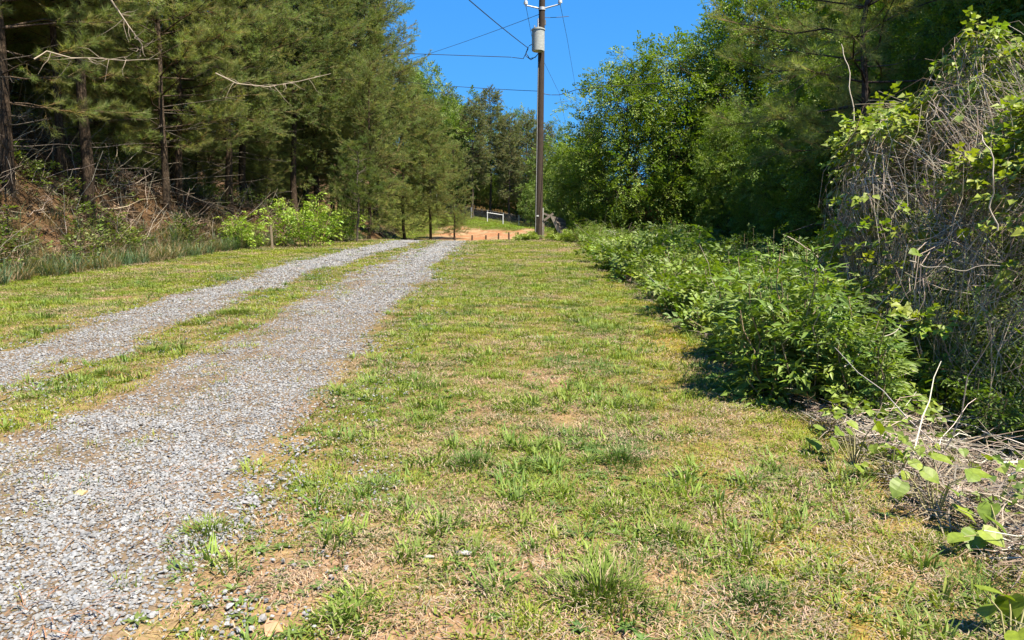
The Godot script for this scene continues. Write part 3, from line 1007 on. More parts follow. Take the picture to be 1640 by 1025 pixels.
	for k in 9000:
		var dd := R(9.0, 34.0)
		var t := R(0.2, 10.0)
		var x := pl(BANK_X, dd) - t
		bl[2].append(Transform3D(Basis(Vector3(R(-0.5, 0.5), 1, R(-0.5, 0.5)).normalized(), R(0, TH)).scaled_local(Vector3.ONE * R(0.6, 1.4)), Vector3(x, H(x, -dd) + R(0, 0.1), -dd)))
		bl[2].append(vary(Color(0.17, 0.13, 0.095).lerp(Color(0.29, 0.235, 0.18), rng.randf()), 0.3))
	var tw := MB.new()
	for k in 700:
		var dd := R(9.0, 30.0)
		var x := pl(BANK_X, dd) - R(0.2, 6.0)
		var p := Vector3(x, H(x, -dd) - 0.03, -dd)
		var q := p + Vector3(R(-0.5, 0.9), R(0.1, 1.0), R(-0.7, 0.7)).normalized() * R(0.4, 1.7)
		var ln := wobble_line(p, q, 4, 0.06)
		tw.tube(ln, taper(4, R(0.005, 0.012), 0.003), 4, vary(Color(0.30, 0.25, 0.19).lerp(Color(0.42, 0.37, 0.30), rng.randf()), 0.25))
	kind(part("bank_deadwood", tw.mesh(M.stick), self), "stuff")
	kind(multi("tall_grass", tuft, bl[0], self), "stuff")
	kind(multi("bank_undergrowth", bush, bl[1], self), "stuff")
	kind(multi("leaf_litter", dead, bl[2], self), "stuff")
	# bare limbs among the pines and the long pale one
	var lim := [
		[[P(55, 95, 15.0), P(75, 82, 15.1), P(115, 93, 15.3), P(150, 93, 15.4), P(200, 97, 15.2), P(255, 94, 15.3)], "long pale bare limb stretched in front of the thick pine trunk"],
		[[P(178, 0, 14.6), P(205, 40, 14.7), P(228, 72, 14.8), P(222, 95, 15.0)], "bare forked limb hanging down to the long pale limb"],
		[[P(345, 117, 18.0), P(380, 134, 18.2), P(430, 139, 18.5), P(480, 130, 18.8), P(530, 118, 19.0)], "pale drooping bare limb across the pines above the bright shrubs"]]
	for q in lim:
		var mb := MB.new()
		mb.smooth = true
		var pts: Array = q[0]
		mb.tube(pts, taper(pts.size() - 1, 0.019, 0.006), 5, Color(0.34, 0.29, 0.22))
		for k in 18:
			var s := along(pts, R(0.15, 0.95))
			mb.tube(wobble_line(s, s + Vector3(R(-0.5, 0.5), R(-0.5, 0.3), R(-0.3, 0.3)), 3, 0.04), taper(3, 0.008, 0.002), 4, Color(0.30, 0.25, 0.19))
		var o := part("bare_limb", mb.mesh(M.stick), self)
		tag(o, q[1], "branch", "bare limbs on the pine side")

func heart_leaf() -> ArrayMesh:
	# a broad heart-shaped leaf, stalk end at the origin, along +Z, folded a little at the midrib with a drooping tip
	var mb := MB.new()
	mb.smooth = true
	var prof := [[0.0, -0.06, 0.0], [0.28, -0.14, 0.05], [0.46, 0.08, 0.08], [0.5, 0.32, 0.08], [0.42, 0.58, 0.05], [0.24, 0.82, -0.02], [0.06, 0.97, -0.1], [0.0, 1.06, -0.15]]
	var rib := [[0.0, 0.0], [0.3, 0.02], [0.65, -0.02], [1.06, -0.15]]
	for s in [-1.0, 1.0]:
		for k in prof.size() - 1:
			var a: Array = prof[k]
			var b: Array = prof[k + 1]
			var m0 := Vector3(0, pl(rib, maxf(0.0, a[1])), maxf(0.0, a[1]))
			var m1 := Vector3(0, pl(rib, maxf(0.0, b[1])), maxf(0.0, b[1]))
			var va := Vector3(s * a[0], a[2] + 0.02 * sin(k * 2.0), a[1])
			var vb := Vector3(s * b[0], b[2] + 0.02 * sin(k * 2.0 + 2.0), b[1])
			var col := Color(1, 1, 1) if s > 0 else Color(0.93, 0.95, 0.9)
			if m0 != m1: mb.tri(m0, va, m1, col)
			mb.tri(m1, va, vb, col)
	mb.smooth = false
	return mb.mesh(M.leaf)

func vine_plant(pos: Vector3, leaves: Array, size: float, label: String, tint: Color) -> void:
	# leaves: offsets of the leaf bases from pos
	var t := base("broad_leaf_vine", pos)
	tag(t, label, "vine", "broad-leaved vines at the brush edge")
	var mb := MB.new()
	mb.smooth = true
	var stems := []
	for q in leaves:
		var pts := [Vector3(0, -0.03, 0), (q as Vector3) * 0.5 + Vector3(R(-0.03, 0.03), 0.05, R(-0.03, 0.03)), q]
		mb.tube(pts, [0.004, 0.003, 0.002], 5, Color(0.27, 0.25, 0.12))
	part("stem", mb.mesh(M.stick), t)
	for q in leaves:
		var o := MeshInstance3D.new()
		o.name = "leaf"
		o.mesh = M.heart
		var s := size * R(0.45, 0.95)
		var dir := Vector3(R(-1, 1), R(-0.7, 0.1), R(-0.2, 1))
		o.transform = aim(q, dir, s, R(-0.8, 0.8))
		o.material_override = tint_leaf(tint)
		t.add_child(o, true)

var leaf_tints := []
func tint_leaf(c: Color) -> Material:
	if leaf_tints.size() < 8:
		for k in 8:
			var m: StandardMaterial3D = M.leaf.duplicate()
			m.albedo_color = Color(lerpf(0.19, 0.33, k / 7.0), lerpf(0.29, 0.42, k / 7.0), 0.035 + 0.01 * (k % 3)).linear_to_srgb()
			m.albedo_texture = M.vein
			m.uv1_triplanar = true
			m.uv1_scale = Vector3(1, 1, 1)
			leaf_tints.append(m)
	return leaf_tints[rng.randi() % 8]

func vine_mound() -> void:
	M.vein = noise_tex(0.02, 0.75, 1.0, 128, 41)
	M.heart = heart_leaf()
	# a mound of dead vine stems thrown over a dead bush, green leaves along its crest
	var c := Vector3(4.95, H(4.95, -6.7), -6.7)
	var t := base("vine_mound", c)
	tag(t, "high mound of tangled grey dead vines with yellow-green leaves along its crest", "vine mound")
	var dome := func(u: float, a: float) -> Vector3:
		# u 0 at the top, 1 at the foot
		var rr := 1.8 * pow(sin(u * PI * 0.5), 0.92)
		var p := Vector3(cos(a) * rr, 3.35 * pow(cos(u * PI * 0.5), 0.9), sin(a) * rr * 1.3)
		return p * (1.0 + 0.22 * nz.get_noise_3d(p.x * 8.0 + 40.0, p.y * 8.0, p.z * 8.0) + 0.1 * nz.get_noise_3d(p.x * 30.0, p.y * 30.0, p.z * 30.0))
	var pal := [Color(0.30, 0.25, 0.195), Color(0.38, 0.325, 0.255), Color(0.21, 0.165, 0.125), Color(0.46, 0.40, 0.32), Color(0.27, 0.21, 0.155)]
	for layer in 2:
		var mb := MB.new()
		for bundle in (270 if layer == 0 else 90):
			var a0 := R(1.0, 5.2)
			var u0 := R(0.12, 0.78)
			var h0 := R(-1.0, 1.0) if rng.randf() < 0.75 else R(-2.5, 2.5)
			var deep0 := R(0.55, 0.95) if layer == 1 else R(0.92, 1.07)
			var bc: Color = pal[rng.randi() % 5]
			for k in rng.randi_range(3, 9):
				var a := a0 + R(-0.14, 0.14)
				var u := u0 + R(-0.06, 0.06)
				var heading := h0 + R(-0.5, 0.5)
				var deep := deep0 + R(-0.04, 0.04)
				var curl := R(-0.18, 0.18)
				var pts := []
				for j in rng.randi_range(4, 11):
					var p: Vector3 = dome.call(clampf(u, 0.0, 1.0), a)
					if p.z > 0.2 and p.y > 0.6 and p.y < 1.95 and p.x > -1.1 and rng.randf() < 0.5: break
					pts.append(p * deep + rvec() * 0.018)
					heading += R(-0.3, 0.3) + curl
					u += 0.055 * cos(heading)
					a += 0.09 * sin(heading) / maxf(0.3, u)
					deep += R(-0.02, 0.02)
					if u > 1.0 or u < 0.07: break
				if pts.size() < 3: continue
				var r := R(0.0015, 0.0036) * (1.9 if rng.randf() < 0.06 else 1.0)
				mb.tube(pts, taper(pts.size() - 1, r, r * 0.6), 4, vary(bc, 0.25))
		kind(part("dead_stems" if layer == 0 else "inner_stems", mb.mesh(M.stick), t), "stuff")
	# hanging pieces on the turf side
	var hb := MB.new()
	for k in 130:
		var p: Vector3 = dome.call(R(0.2, 0.8), R(1.4, 4.4))
		var pts := wobble_line(p * 1.02, p * 1.02 + Vector3(R(-0.3, 0.15), -R(0.2, 1.0), R(-0.3, 0.3)), 6, 0.04)
		hb.tube(pts, taper(6, R(0.003, 0.006), 0.002), 4, vary(pal[rng.randi() % 5], 0.2))
	kind(part("hanging_stems", hb.mesh(M.stick), t), "stuff")
	# living leaves inside and on top
	var li := []
	for k in 1500:
		var a := R(0, TH)
		var p: Vector3 = dome.call(R(0.05, 1.0), a)
		li.append(aim(p * R(0.45, 0.97), p + rvec() * 1.5, R(0.6, 1.1)))
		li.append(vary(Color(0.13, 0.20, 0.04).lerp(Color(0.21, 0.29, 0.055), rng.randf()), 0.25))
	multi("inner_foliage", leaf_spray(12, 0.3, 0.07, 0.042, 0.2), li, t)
	var cl := []
	for k in 2400:
		var p: Vector3 = dome.call(R(0.04, 0.5) if k < 900 else R(0.35, 1.0), R(1.2, 4.6))
		if nz.get_noise_3d(p.x * 14.0, p.y * 14.0, p.z * 14.0 + 9.0) < 0.05: continue
		cl.append(aim(p * R(1.0, 1.06), Vector3(R(-1, 0.2), R(-0.3, 0.7), R(-0.6, 1)), R(0.7, 1.2), R(-0.6, 0.6)))
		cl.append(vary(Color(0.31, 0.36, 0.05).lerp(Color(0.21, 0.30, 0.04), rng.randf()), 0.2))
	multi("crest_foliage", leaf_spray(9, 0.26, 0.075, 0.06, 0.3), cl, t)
	for k in 190:
		var u := R(0.0, 0.5) if k < 120 else R(0.45, 0.98)
		var p: Vector3 = dome.call(u, R(1.2, 4.6))
		var o := MeshInstance3D.new()
		o.name = "leaf"
		o.mesh = M.heart
		o.transform = aim(p * 1.04, Vector3(R(-1, 0.4), R(-0.6, 0.4), R(-0.6, 1)), R(0.05, 0.105), R(-0.8, 0.8))
		o.material_override = tint_leaf(Color.WHITE)
		t.add_child(o, true)
	# broad-leaved vines growing out of the dead sticks
	var vp := [
		[1370, 700, 0.11, 7, "broad-leaved vine at the turf edge below the tall weeds"],
		[1500, 780, 0.10, 8, "broad-leaved vine trailing onto the turf from the dead sticks"],
		[1612, 828, 0.13, 6, "large-leaved vine at the picture edge beside the dead sticks"],
		[1622, 985, 0.12, 5, "vine with drooping leaves in the lowest corner of the turf edge"],
		[1490, 665, 0.11, 7, "broad-leaved vine with paired leaves in the middle of the dead sticks"],
		[1450, 575, 0.10, 7, "broad-leaved vine on the upper side of the dead sticks"],
		[1528, 607, 0.10, 4, "small round-leaved vine on top of the dead stick heap"],
		[1605, 655, 0.11, 6, "broad-leaved vine by the picture edge above the dead sticks"],
		[1430, 720, 0.07, 6, "small-leaved vine between the turf edge and the dead sticks"],
		[1560, 740, 0.08, 5, "few-leaved vine lying on the dead sticks toward the picture edge"]]
	for q in vp:
		var d := 2.0
		while d < 8.0:
			var w := P(q[0], q[1], d)
			if w.y < H(w.x, w.z) + 0.16: break
			d += 0.02
		var p := P(q[0], q[1], d)
		var y := H(p.x, p.z)
		var lv := []
		for k in q[3] + 4:
			lv.append(Vector3(R(-0.22, 0.22), R(0.04, 0.28), R(-0.2, 0.2)))
		vine_plant(Vector3(p.x, y, p.z), lv, q[2], q[4], Color.WHITE)

func dead_sticks() -> void:
	var pal := [Color(0.42, 0.36, 0.30), Color(0.52, 0.46, 0.38), Color(0.30, 0.24, 0.185), Color(0.60, 0.54, 0.46), Color(0.36, 0.28, 0.22)]
	var mb := MB.new()
	for k in 1500:
		var dd := R(1.8, 6.2) if k < 1150 else R(6.0, 24.0)
		var e := pl(EDGE_X, dd)
		var x := e + (R(0.2, 2.4) if dd < 6.2 else R(0.05, 0.8))
		if k % 7 == 0: x = e + R(0.05, 0.4)
		var y := H(x, -dd) + R(0.01, 0.2) * smoothstep(e - 0.1, e + 0.9, x) + 0.01
		var a := R(0, TH)
		var l := R(0.15, 0.75)
		var p := Vector3(x, y, -dd)
		var q := p + Vector3(cos(a) * l, R(-0.3, 0.32) * l, sin(a) * l)
		q.y = maxf(q.y, H(q.x, q.z) + 0.006)
		if q.x < pl(EDGE_X, -q.z) + 0.02: continue
		var r := R(0.0018, 0.0045)
		if rng.randf() < 0.05: r *= 2.0
		mb.tube(wobble_line(p, q, 4, 0.06 * l), taper(4, r, r * 0.5), 4, vary(pal[rng.randi() % 5], 0.2))
	for k in 80:
		# canes that stick up out of the brush
		var dd := R(4.0, 26.0)
		var x := pl(EDGE_X, dd) + R(0.1, 1.6)
		var p := Vector3(x, H(x, -dd), -dd)
		var l := R(0.5, 1.45)
		var q := p + Vector3(R(-1.0, 0.8), 0.7, R(-0.9, 0.9)).normalized() * l
		var ln := wobble_line(p, q, 5, 0.035)
		mb.tube(ln, taper(5, R(0.003, 0.006), 0.002), 4, vary(pal[rng.randi() % 5], 0.2))
	kind(part("dead_vine_litter", mb.mesh(M.stick), self), "stuff")
	# dry grass thatch under them
	var th := straw_clump(20, 0.1, 0.06, 0.2, 0.005, M.litter)
	var li := []
	for k in 3000:
		var dd := R(1.8, 7.0) if k < 2200 else R(7.0, 28.0)
		var e := pl(EDGE_X, dd)
		var x := e + (R(0.08, 3.4) if dd < 7.0 else R(-0.1, 0.6))
		li.append(Transform3D(Basis(Vector3(R(-0.3, 0.3), 1, R(-0.3, 0.3)).normalized(), R(0, TH)).scaled_local(Vector3.ONE * R(0.7, 1.5)), Vector3(x, H(x, -dd) + R(0, 0.05), -dd)))
		li.append(vary(Color(0.33, 0.285, 0.23).lerp(Color(0.20, 0.155, 0.115), rng.randf()), 0.25))
	kind(multi("dry_thatch", th, li, self), "stuff")
	var gl := []
	for k in 420:
		var dd := R(2.2, 6.4)
		var x := pl(EDGE_X, dd) + 0.1 + 2.2 * pow(rng.randf(), 1.2)
		if nm.get_noise_2d(x * 26.0 + 5.0, dd * 26.0) < 0.03: continue
		var b := R(0, TH)
		gl.append(aim(Vector3(x, H(x, -dd) + R(0.03, 0.22), -dd), Vector3(cos(b), R(0.0, 0.9), sin(b)), R(0.6, 1.2), R(-0.5, 0.5)))
		gl.append(vary(Color(0.15, 0.235, 0.045).lerp(Color(0.27, 0.36, 0.06), rng.randf()), 0.2))
	kind(multi("vine_ground_cover", leaf_spray(6, 0.2, 0.065, 0.05, 0.3), gl, self), "stuff")
	# separate canes that stand out
	var canes := [
		[[P(1375, 250, 7.6), P(1370, 200, 7.6), P(1362, 150, 7.7), P(1358, 105, 7.8), P(1346, 70, 7.9)], 0.007, "pale twisted vine hanging in front of the dark wood"],
		[[P(1595, 372, 4.9), P(1588, 330, 4.9), P(1592, 290, 4.85), P(1585, 240, 4.9), P(1570, 215, 5.0)], 0.006, "pale curving cane standing in front of the mound's hollow"],
		[[P(1455, 420, 5.4), P(1500, 428, 5.3), P(1540, 432, 5.2), P(1600, 425, 5.1)], 0.004, "thin pale cane lying level below the mound's hollow"],
		[[P(1260, 380, 9.0), P(1300, 400, 9.0), P(1318, 425, 8.9), P(1290, 437, 8.8), P(1270, 450, 8.7)], 0.007, "hooked dead cane looping over the yellow-green shrubs"],
		[[P(1350, 590, 5.0), P(1390, 555, 5.1), P(1430, 530, 5.2), P(1465, 510, 5.2)], 0.0045, "straight dead cane slanting up from the dead-stick heap"],
		[[P(1155, 620, 5.9), P(1215, 640, 5.4), P(1270, 680, 4.9), P(1320, 720, 4.45)], 0.005, "thin dead cane lying along the turf edge below the tall weeds"]]
	for q in canes:
		var cb := MB.new()
		cb.smooth = true
		var pts: Array = q[0]
		var fine := []
		for k in 17:
			fine.append(along(pts, k / 16.0) + Vector3(sin(k * 1.3) + R(-0.4, 0.4), cos(k * 0.9), sin(k * 0.7 + 1.0)) * 0.011)
		cb.tube(fine, taper(16, q[1], q[1] * 0.6), 5, Color(0.42, 0.37, 0.30))
		tag(part("dead_cane", cb.mesh(M.stick), self), q[2], "vine stem", "dead canes on the brush side")
	# arching canes far along the edge
	var ab := base("arching_canes", G(972, 24.5))
	tag(ab, "bundle of pale arching dead canes at the turf edge near the pole", "dead canes")
	for k in 11:
		var cb := MB.new()
		cb.smooth = true
		var w := R(0.5, 0.95)
		var h := R(0.35, 0.8)
		var z := R(-0.3, 0.3)
		var pts := []
		for j in 10:
			var u := j / 9.0
			pts.append(Vector3(-0.4 + w * u + R(-0.015, 0.015) + 0.2 * (k % 3), h * sin(u * 2.7) * 1.1 - 0.05, z + 0.25 * u))
		cb.tube(pts, taper(9, 0.013, 0.006), 5, vary(Color(0.50, 0.45, 0.36), 0.2))
		part("cane", cb.mesh(M.stick), ab)

func cyl(p0: Vector3, p1: Vector3, r0: float, r1: float, sides: int, col: Color, mt: Material) -> ArrayMesh:
	var mb := MB.new()
	mb.smooth = true
	mb.tube([p0, p1], [r0, r1], sides, col, true)
	return mb.mesh(mt)

func boxm(c: Vector3, s: Vector3, b: Basis, col: Color, mt: Material) -> ArrayMesh:
	var mb := MB.new()
	mb.box(c, s, b, col)
	return mb.mesh(mt)

func wire(pts: Array, sag: float, r: float, label: String, n := 24) -> void:
	var mb := MB.new()
	mb.smooth = true
	var fine := []
	for k in n + 1:
		var u := float(k) / n
		fine.append(along(pts, u) - Vector3(0, sag * 4.0 * u * (1.0 - u), 0))
	mb.tube(fine, taper(n, r, r), 5, Color(0.05, 0.05, 0.055))
	tag(part("overhead_wire", mb.mesh(M.cable), self), label, "wire", "overhead wires at the pole")

func built_things() -> void:
	var D := 31.0
	var foot := G(862, D)
	var top := P(868.5, -22, D)
	var pole := base("utility_pole", foot)
	tag(pole, "tall brown wooden utility pole with a grey transformer at the crest", "utility pole")
	var lo := func(q: Vector3) -> Vector3: return q - foot
	var brown := Color(0.105, 0.08, 0.066)
	var mb := MB.new()
	mb.smooth = true
	var pl_ := []
	for k in 13:
		pl_.append(Vector3(0, -0.4, 0).lerp(top - foot, k / 12.0))
	mb.tube(pl_, taper(12, 0.175, 0.125), 16, brown, true)
	part("shaft", mb.mesh(M.pole_wood), pole)
	part("white_conduit", cyl(lo.call(P(857.5, 372, D)) + Vector3(0, 0, 0.17), lo.call(P(862, 100, D)) + Vector3(0, 0, 0.1), 0.011, 0.011, 6, Color(0.5, 0.5, 0.48), M.painted_metal), pole)
	var hub: Vector3 = lo.call(P(868, 14.5, D))
	for e in [P(842, 8.5, D), P(897, 6.5, D)]:
		var q: Vector3 = lo.call(e)
		var a := part("arm", cyl(hub, q, 0.035, 0.028, 8, Color(0.5, 0.5, 0.5), M.galvanised), pole)
		var ib := MB.new()
		ib.smooth = true
		var up := Vector3.UP
		ib.tube([q - up * 0.04, q + up * 0.05, q + up * 0.055, q + up * 0.1, q + up * 0.11, q + up * 0.17, q + up * 0.2], [0.03, 0.035, 0.095, 0.075, 0.09, 0.07, 0.03], 10, Color(0.72, 0.74, 0.76), true)
		part("insulator", ib.mesh(M.porcelain), a)
	part("pole_band", cyl(hub - Vector3(0, 0.06, 0), hub + Vector3(0, 0.06, 0), 0.148, 0.148, 14, Color(0.55, 0.55, 0.55), M.galvanised), pole)
	# transformer, its can hung on the camera side of the pole
	var tp: Vector3 = lo.call(P(861.5, 69, D)) + Vector3(0.0, 0, 0.36)
	var grey := Color(0.42, 0.45, 0.43)
	var tb := MB.new()
	tb.smooth = true
	tb.tube([tp + Vector3(0, -0.43, 0), tp + Vector3(0, -0.40, 0), tp + Vector3(0, 0.40, 0)], [0.24, 0.265, 0.265], 24, grey, true)
	var can := part("transformer", tb.mesh(M.painted_metal), pole)
	var lid := MB.new()
	lid.smooth = true
	lid.tube([tp + Vector3(0, 0.40, 0), tp + Vector3(0, 0.44, 0), tp + Vector3(0, 0.49, 0), tp + Vector3(0, 0.51, 0)], [0.29, 0.29, 0.2, 0.04], 24, Color(0.5, 0.53, 0.5), true)
	part("lid", lid.mesh(M.painted_metal), can)
	for e in [-0.13, 0.02]:
		var q := tp + Vector3(e - 0.03, 0.46, 0.0)
		var bb := MB.new()
		bb.smooth = true
		var hh: float = 0.14 if e < -0.1 else 0.42
		var pts := []
		var rr := []
		for k in 9:
			pts.append(q + Vector3(0, hh * k / 8.0, 0))
			rr.append((0.045 if k % 2 == 0 else 0.026) * (1.0 - 0.04 * k))
		bb.tube(pts, rr, 10, Color(0.40, 0.41, 0.42), true)
		part("bushing", bb.mesh(M.porcelain), can)
	for e in [-0.2, 0.22]:
		part("bracket", boxm(tp + Vector3(0.04, e, -0.26), Vector3(0.1, 0.06, 0.12), Basis(), Color(0.4, 0.4, 0.4), M.galvanised), can)
	# drip loops under the can
	var joint: Vector3 = lo.call(P(845, 77, D)) + Vector3(0, 0, 0.3)
	for q in [[P(846, 78, D), P(842, 88, D), P(848, 97, D), P(857, 95, D), P(862, 88, D)], [P(846, 78, D), P(841, 92, D), P(850, 99, D), P(860, 92, D)], [P(847, 77, D), P(852, 74, D), P(857, 72, D)]]:
		var pts := []
		for p in q: pts.append(lo.call(p) + Vector3(0, 0, 0.3))
		var fine := []
		for k in 13: fine.append(along(pts, k / 12.0))
		var cb := MB.new()
		cb.smooth = true
		cb.tube(fine, taper(12, 0.016, 0.016), 5, Color(0.05, 0.05, 0.055))
		part("drip_loop", cb.mesh(M.cable), pole)
	part("fuse_cutout", boxm(lo.call(P(873, 36, D)), Vector3(0.07, 0.2, 0.07), Basis(), Color(0.2, 0.2, 0.2), M.painted_metal), pole)
	part("pole_number_plate", boxm(lo.call(P(861, 346, D)) + Vector3(0, 0, 0.175), Vector3(0.09, 0.06, 0.008), Basis(), Color(0.6, 0.6, 0.58), M.painted_metal), pole)
	# wires
	wire([P(846, 77, D - 0.3), P(758, 0, 22.0), P(650, -95, 15.5)], 0.1, 0.016, "thick service wire coming overhead from the transformer towards the viewer")
	wire([P(866, 22, D), P(690, 81, 44.0), P(560, 118, 58.0)], 0.15, 0.011, "upper wire slanting from the pole top down into the pines")
	wire([P(846, 78, D - 0.3), P(838, 94, D - 0.3), P(818, 91.5, 31.5), P(661, 86, 34.0), P(560, 90, 36.0)], 0.0, 0.014, "service wire with a slack loop from the transformer into the pines")
	wire([P(863, 146, D), P(675, 130, 36.0), P(560, 118, 39.0)], 0.12, 0.012, "lowest wire from mid pole into the pines")
	wire([P(866, 149, D), P(880, 152, D), P(897, 152, 30.4), P(925, 143, 29.6), P(985, 138, 28.0), P(1060, 133, 26.0)], 0.0, 0.014, "wire from mid pole into the rounded sunlit tree")
	wire([P(842, 8, D), P(852, 60, 36.0), P(896, 150, 60.0), P(907, 205, 95.0)], 0.0, 0.01, "thin far line leaving the near crossarm insulator downhill")
	wire([P(897, 6, D), P(908, 60, 40.0), P(920, 130, 62.0), P(926, 205, 95.0)], 0.0, 0.01, "thin far line leaving the outer crossarm insulator downhill")
	wire([P(870, 28, D), P(911, 26, 31.5)], 0.02, 0.012, "short stub wire beside the pole top")
	# collapsed lean-to at the pole's foot
	var D2 := 32.2
	var sh := base("collapsed_lean_to", G(888, D2))
	tag(sh, "collapsed grey weathered wooden lean-to with one white post beside the pole", "shed")
	var o2 := sh.position
	var gw := Color(0.33, 0.28, 0.24)
	var wht := Color(0.66, 0.65, 0.62)
	var a1 := P(869, 333, D2) - o2
	var a0 := P(866.5, 378, D2) - o2
	var lean := func(p: Vector3, q: Vector3, w: float, th: float, col: Color, called: String) -> void:
		var dir := (q - p).normalized()
		var zz := Vector3(0, 0, 1)
		var xx := dir.cross(zz).normalized()
		var b := Basis(xx, dir, xx.cross(dir))
		part(called, boxm((p + q) * 0.5, Vector3(w, (q - p).length(), th), b, col, M.grey_wood), sh)
	lean.call(a0 - Vector3(0, 0.15, 0), a1, 0.11, 0.09, wht, "post")
	lean.call(P(871, 352, D2) - o2, P(870, 380, D2) - o2, 0.07, 0.07, gw, "post")
	lean.call(P(884, 347, D2 - 0.1) - o2, P(901, 384, D2 - 0.1) - o2, 0.12, 0.04, Color(0.42, 0.37, 0.32), "plank")
	lean.call(P(868, 341, D2) - o2, P(890, 349, D2) - o2, 0.08, 0.06, gw, "rafter")
	lean.call(P(871, 353, D2 - 0.05) - o2, P(886, 342, D2 - 0.05) - o2, 0.1, 0.05, gw, "rafter")
	# the fallen roof, board by board: it slopes away behind the plank
	var r0 := P(884, 346, D2) - o2
	var r1 := P(902, 382, D2) - o2
	var axis := Vector3(0.62, -0.05, -0.95)
	var down := (r1 - r0).normalized()
	var nrm := axis.normalized().cross(down).normalized()
	for k in 10:
		var q0 := r0.lerp(r1, (k + 0.5) / 10.0) + nrm * R(-0.015, 0.015) - axis * R(0.0, 0.12)
		var q1 := q0 + axis * R(0.85, 1.15) + down * R(-0.03, 0.03)
		var along_ := (q1 - q0).normalized()
		var acr := (down - along_ * down.dot(along_)).normalized()
		part("roof_board", boxm((q0 + q1) * 0.5, Vector3((q1 - q0).length(), (r1 - r0).length() / 10.0 * R(0.7, 0.96), 0.025), Basis(along_, acr, along_.cross(acr)), mul(Color(0.30, 0.25, 0.21), R(0.6, 1.4)), M.grey_wood), sh)
	for k in 3:
		var q0 := r0 + axis * (0.15 + 0.35 * k) + nrm * 0.03
		lean.call(q0, q0 + (r1 - r0) * R(0.85, 1.0), 0.06, 0.04, mul(gw, R(0.7, 1.2)), "batten")
	# stakes before the clay slope
	for q in [[728, 376, 0], [756, 375, 1], [778, 375, 2], [798, 373, 3], [815, 372, 4], [829, 369, 5]]:
		var g := G(q[0], 41.5 + q[2] * 0.15)
		var hgt: float = [0.3, 0.32, 0.3, 0.4, 0.45, 0.45][q[2]]
		var s := base("short_stake", g, R(0, 1))
		tag(s, ["short dark stake before the clay, farthest from the pole", "short dark stake before the clay, second from the pines", "short dark stake before the clay, third from the pines", "short dark stake before the clay, third from the pole", "short dark stake before the clay, second from the pole", "short dark stake before the clay, closest to the pole"][q[2]], "stake", "stakes before the clay slope")
		part("post", cyl(Vector3(0, -0.2, 0), Vector3(R(-0.03, 0.03), hgt, 0), 0.05, 0.045, 8, Color(0.13, 0.09, 0.07), M.pole_wood), s)
	# small goal
	var gp := G(793, 76.0)
	var goal := base("football_goal", gp)
	tag(goal, "small white goal frame standing on the far grass field", "goal")
	var gx0 := P(780.5, 344.5, 76.0).x - gp.x
	var gx1 := P(805.5, 344.5, 76.0).x - gp.x
	var y0 := H(gp.x + gx0, gp.z) - gp.y
	var y1 := H(gp.x + gx1, gp.z) - gp.y
	var white := Color(0.78, 0.78, 0.76)
	part("upright", cyl(Vector3(gx0, y0 - 0.1, 0), Vector3(gx0, y0 + 0.98, 0), 0.036, 0.036, 8, white, M.painted_metal), goal)
	part("upright", cyl(Vector3(gx1, y1 - 0.1, 0), Vector3(gx1, y1 + 0.98, 0), 0.036, 0.036, 8, white, M.painted_metal), goal)
	part("crossbar", cyl(Vector3(gx0 - 0.05, y0 + 0.98, 0), Vector3(gx1 + 0.05, y1 + 0.98, 0), 0.036, 0.036, 8, white, M.painted_metal), goal)
	for q in [[gx0, y0], [gx1, y1]]:
		part("back_stay", cyl(Vector3(q[0], q[1] + 0.94, 0), Vector3(q[0], q[1] + 0.02, -0.75), 0.025, 0.025, 6, mul(white, 0.7), M.painted_metal), goal)
	# wire fence behind it
	var fn := base("wire_fence", G(800, 80.0))
	tag(fn, "grey wire fence with thin posts along the far field edge", "fence")
	var fx := fn.position
	var prev := Vector3.ZERO
	for k in 9:
		var px: float = [700, 728, 755, 781, 806, 831, 860, 890, 920][k]
		var q := G(px, 80.0)
		q -= fx
		part("post", cyl(q - Vector3(0, 0.2, 0), q + Vector3(0, 1.15, 0), 0.04, 0.04, 6, Color(0.45, 0.45, 0.44), M.galvanised), fn)
		if k > 0:
			part("rail", cyl(prev + Vector3(0, 1.12, 0.01), q + Vector3(0, 1.12, 0.01), 0.012, 0.012, 5, Color(0.10, 0.10, 0.10), M.galvanised), fn)
			var wb := MB.new()
			for j in 12:
				var u0 := j / 12.0
				var u1 := (j + 4) / 12.0
				for dirn in 2:
					var s0: float = u0 if dirn == 0 else 1.0 - u0
					var s1: float = minf(u1, 1.0) if dirn == 0 else 1.0 - minf(u1, 1.0)
					wb.tube([prev.lerp(q, s0) + Vector3(0, 0.03, 0.02), prev.lerp(q, s1) + Vector3(0, 1.1, 0.02)], [0.004, 0.004], 3, Color(0.25, 0.25, 0.25))
			kind(part("wire_mesh", wb.mesh(M.galvanised), fn), "stuff")
		prev = q
	# stake at the foot of the bank
	var st := base("wooden_stake", G(436, 24.5))
	tag(st, "pale wooden survey stake standing between the bright saplings", "stake")
	part("post", boxm(Vector3(0, 0.35, 0), Vector3(0.055, 0.9, 0.04), Basis(Vector3(0, 0, 1), 0.04), Color(0.42, 0.34, 0.24), M.grey_wood), st)

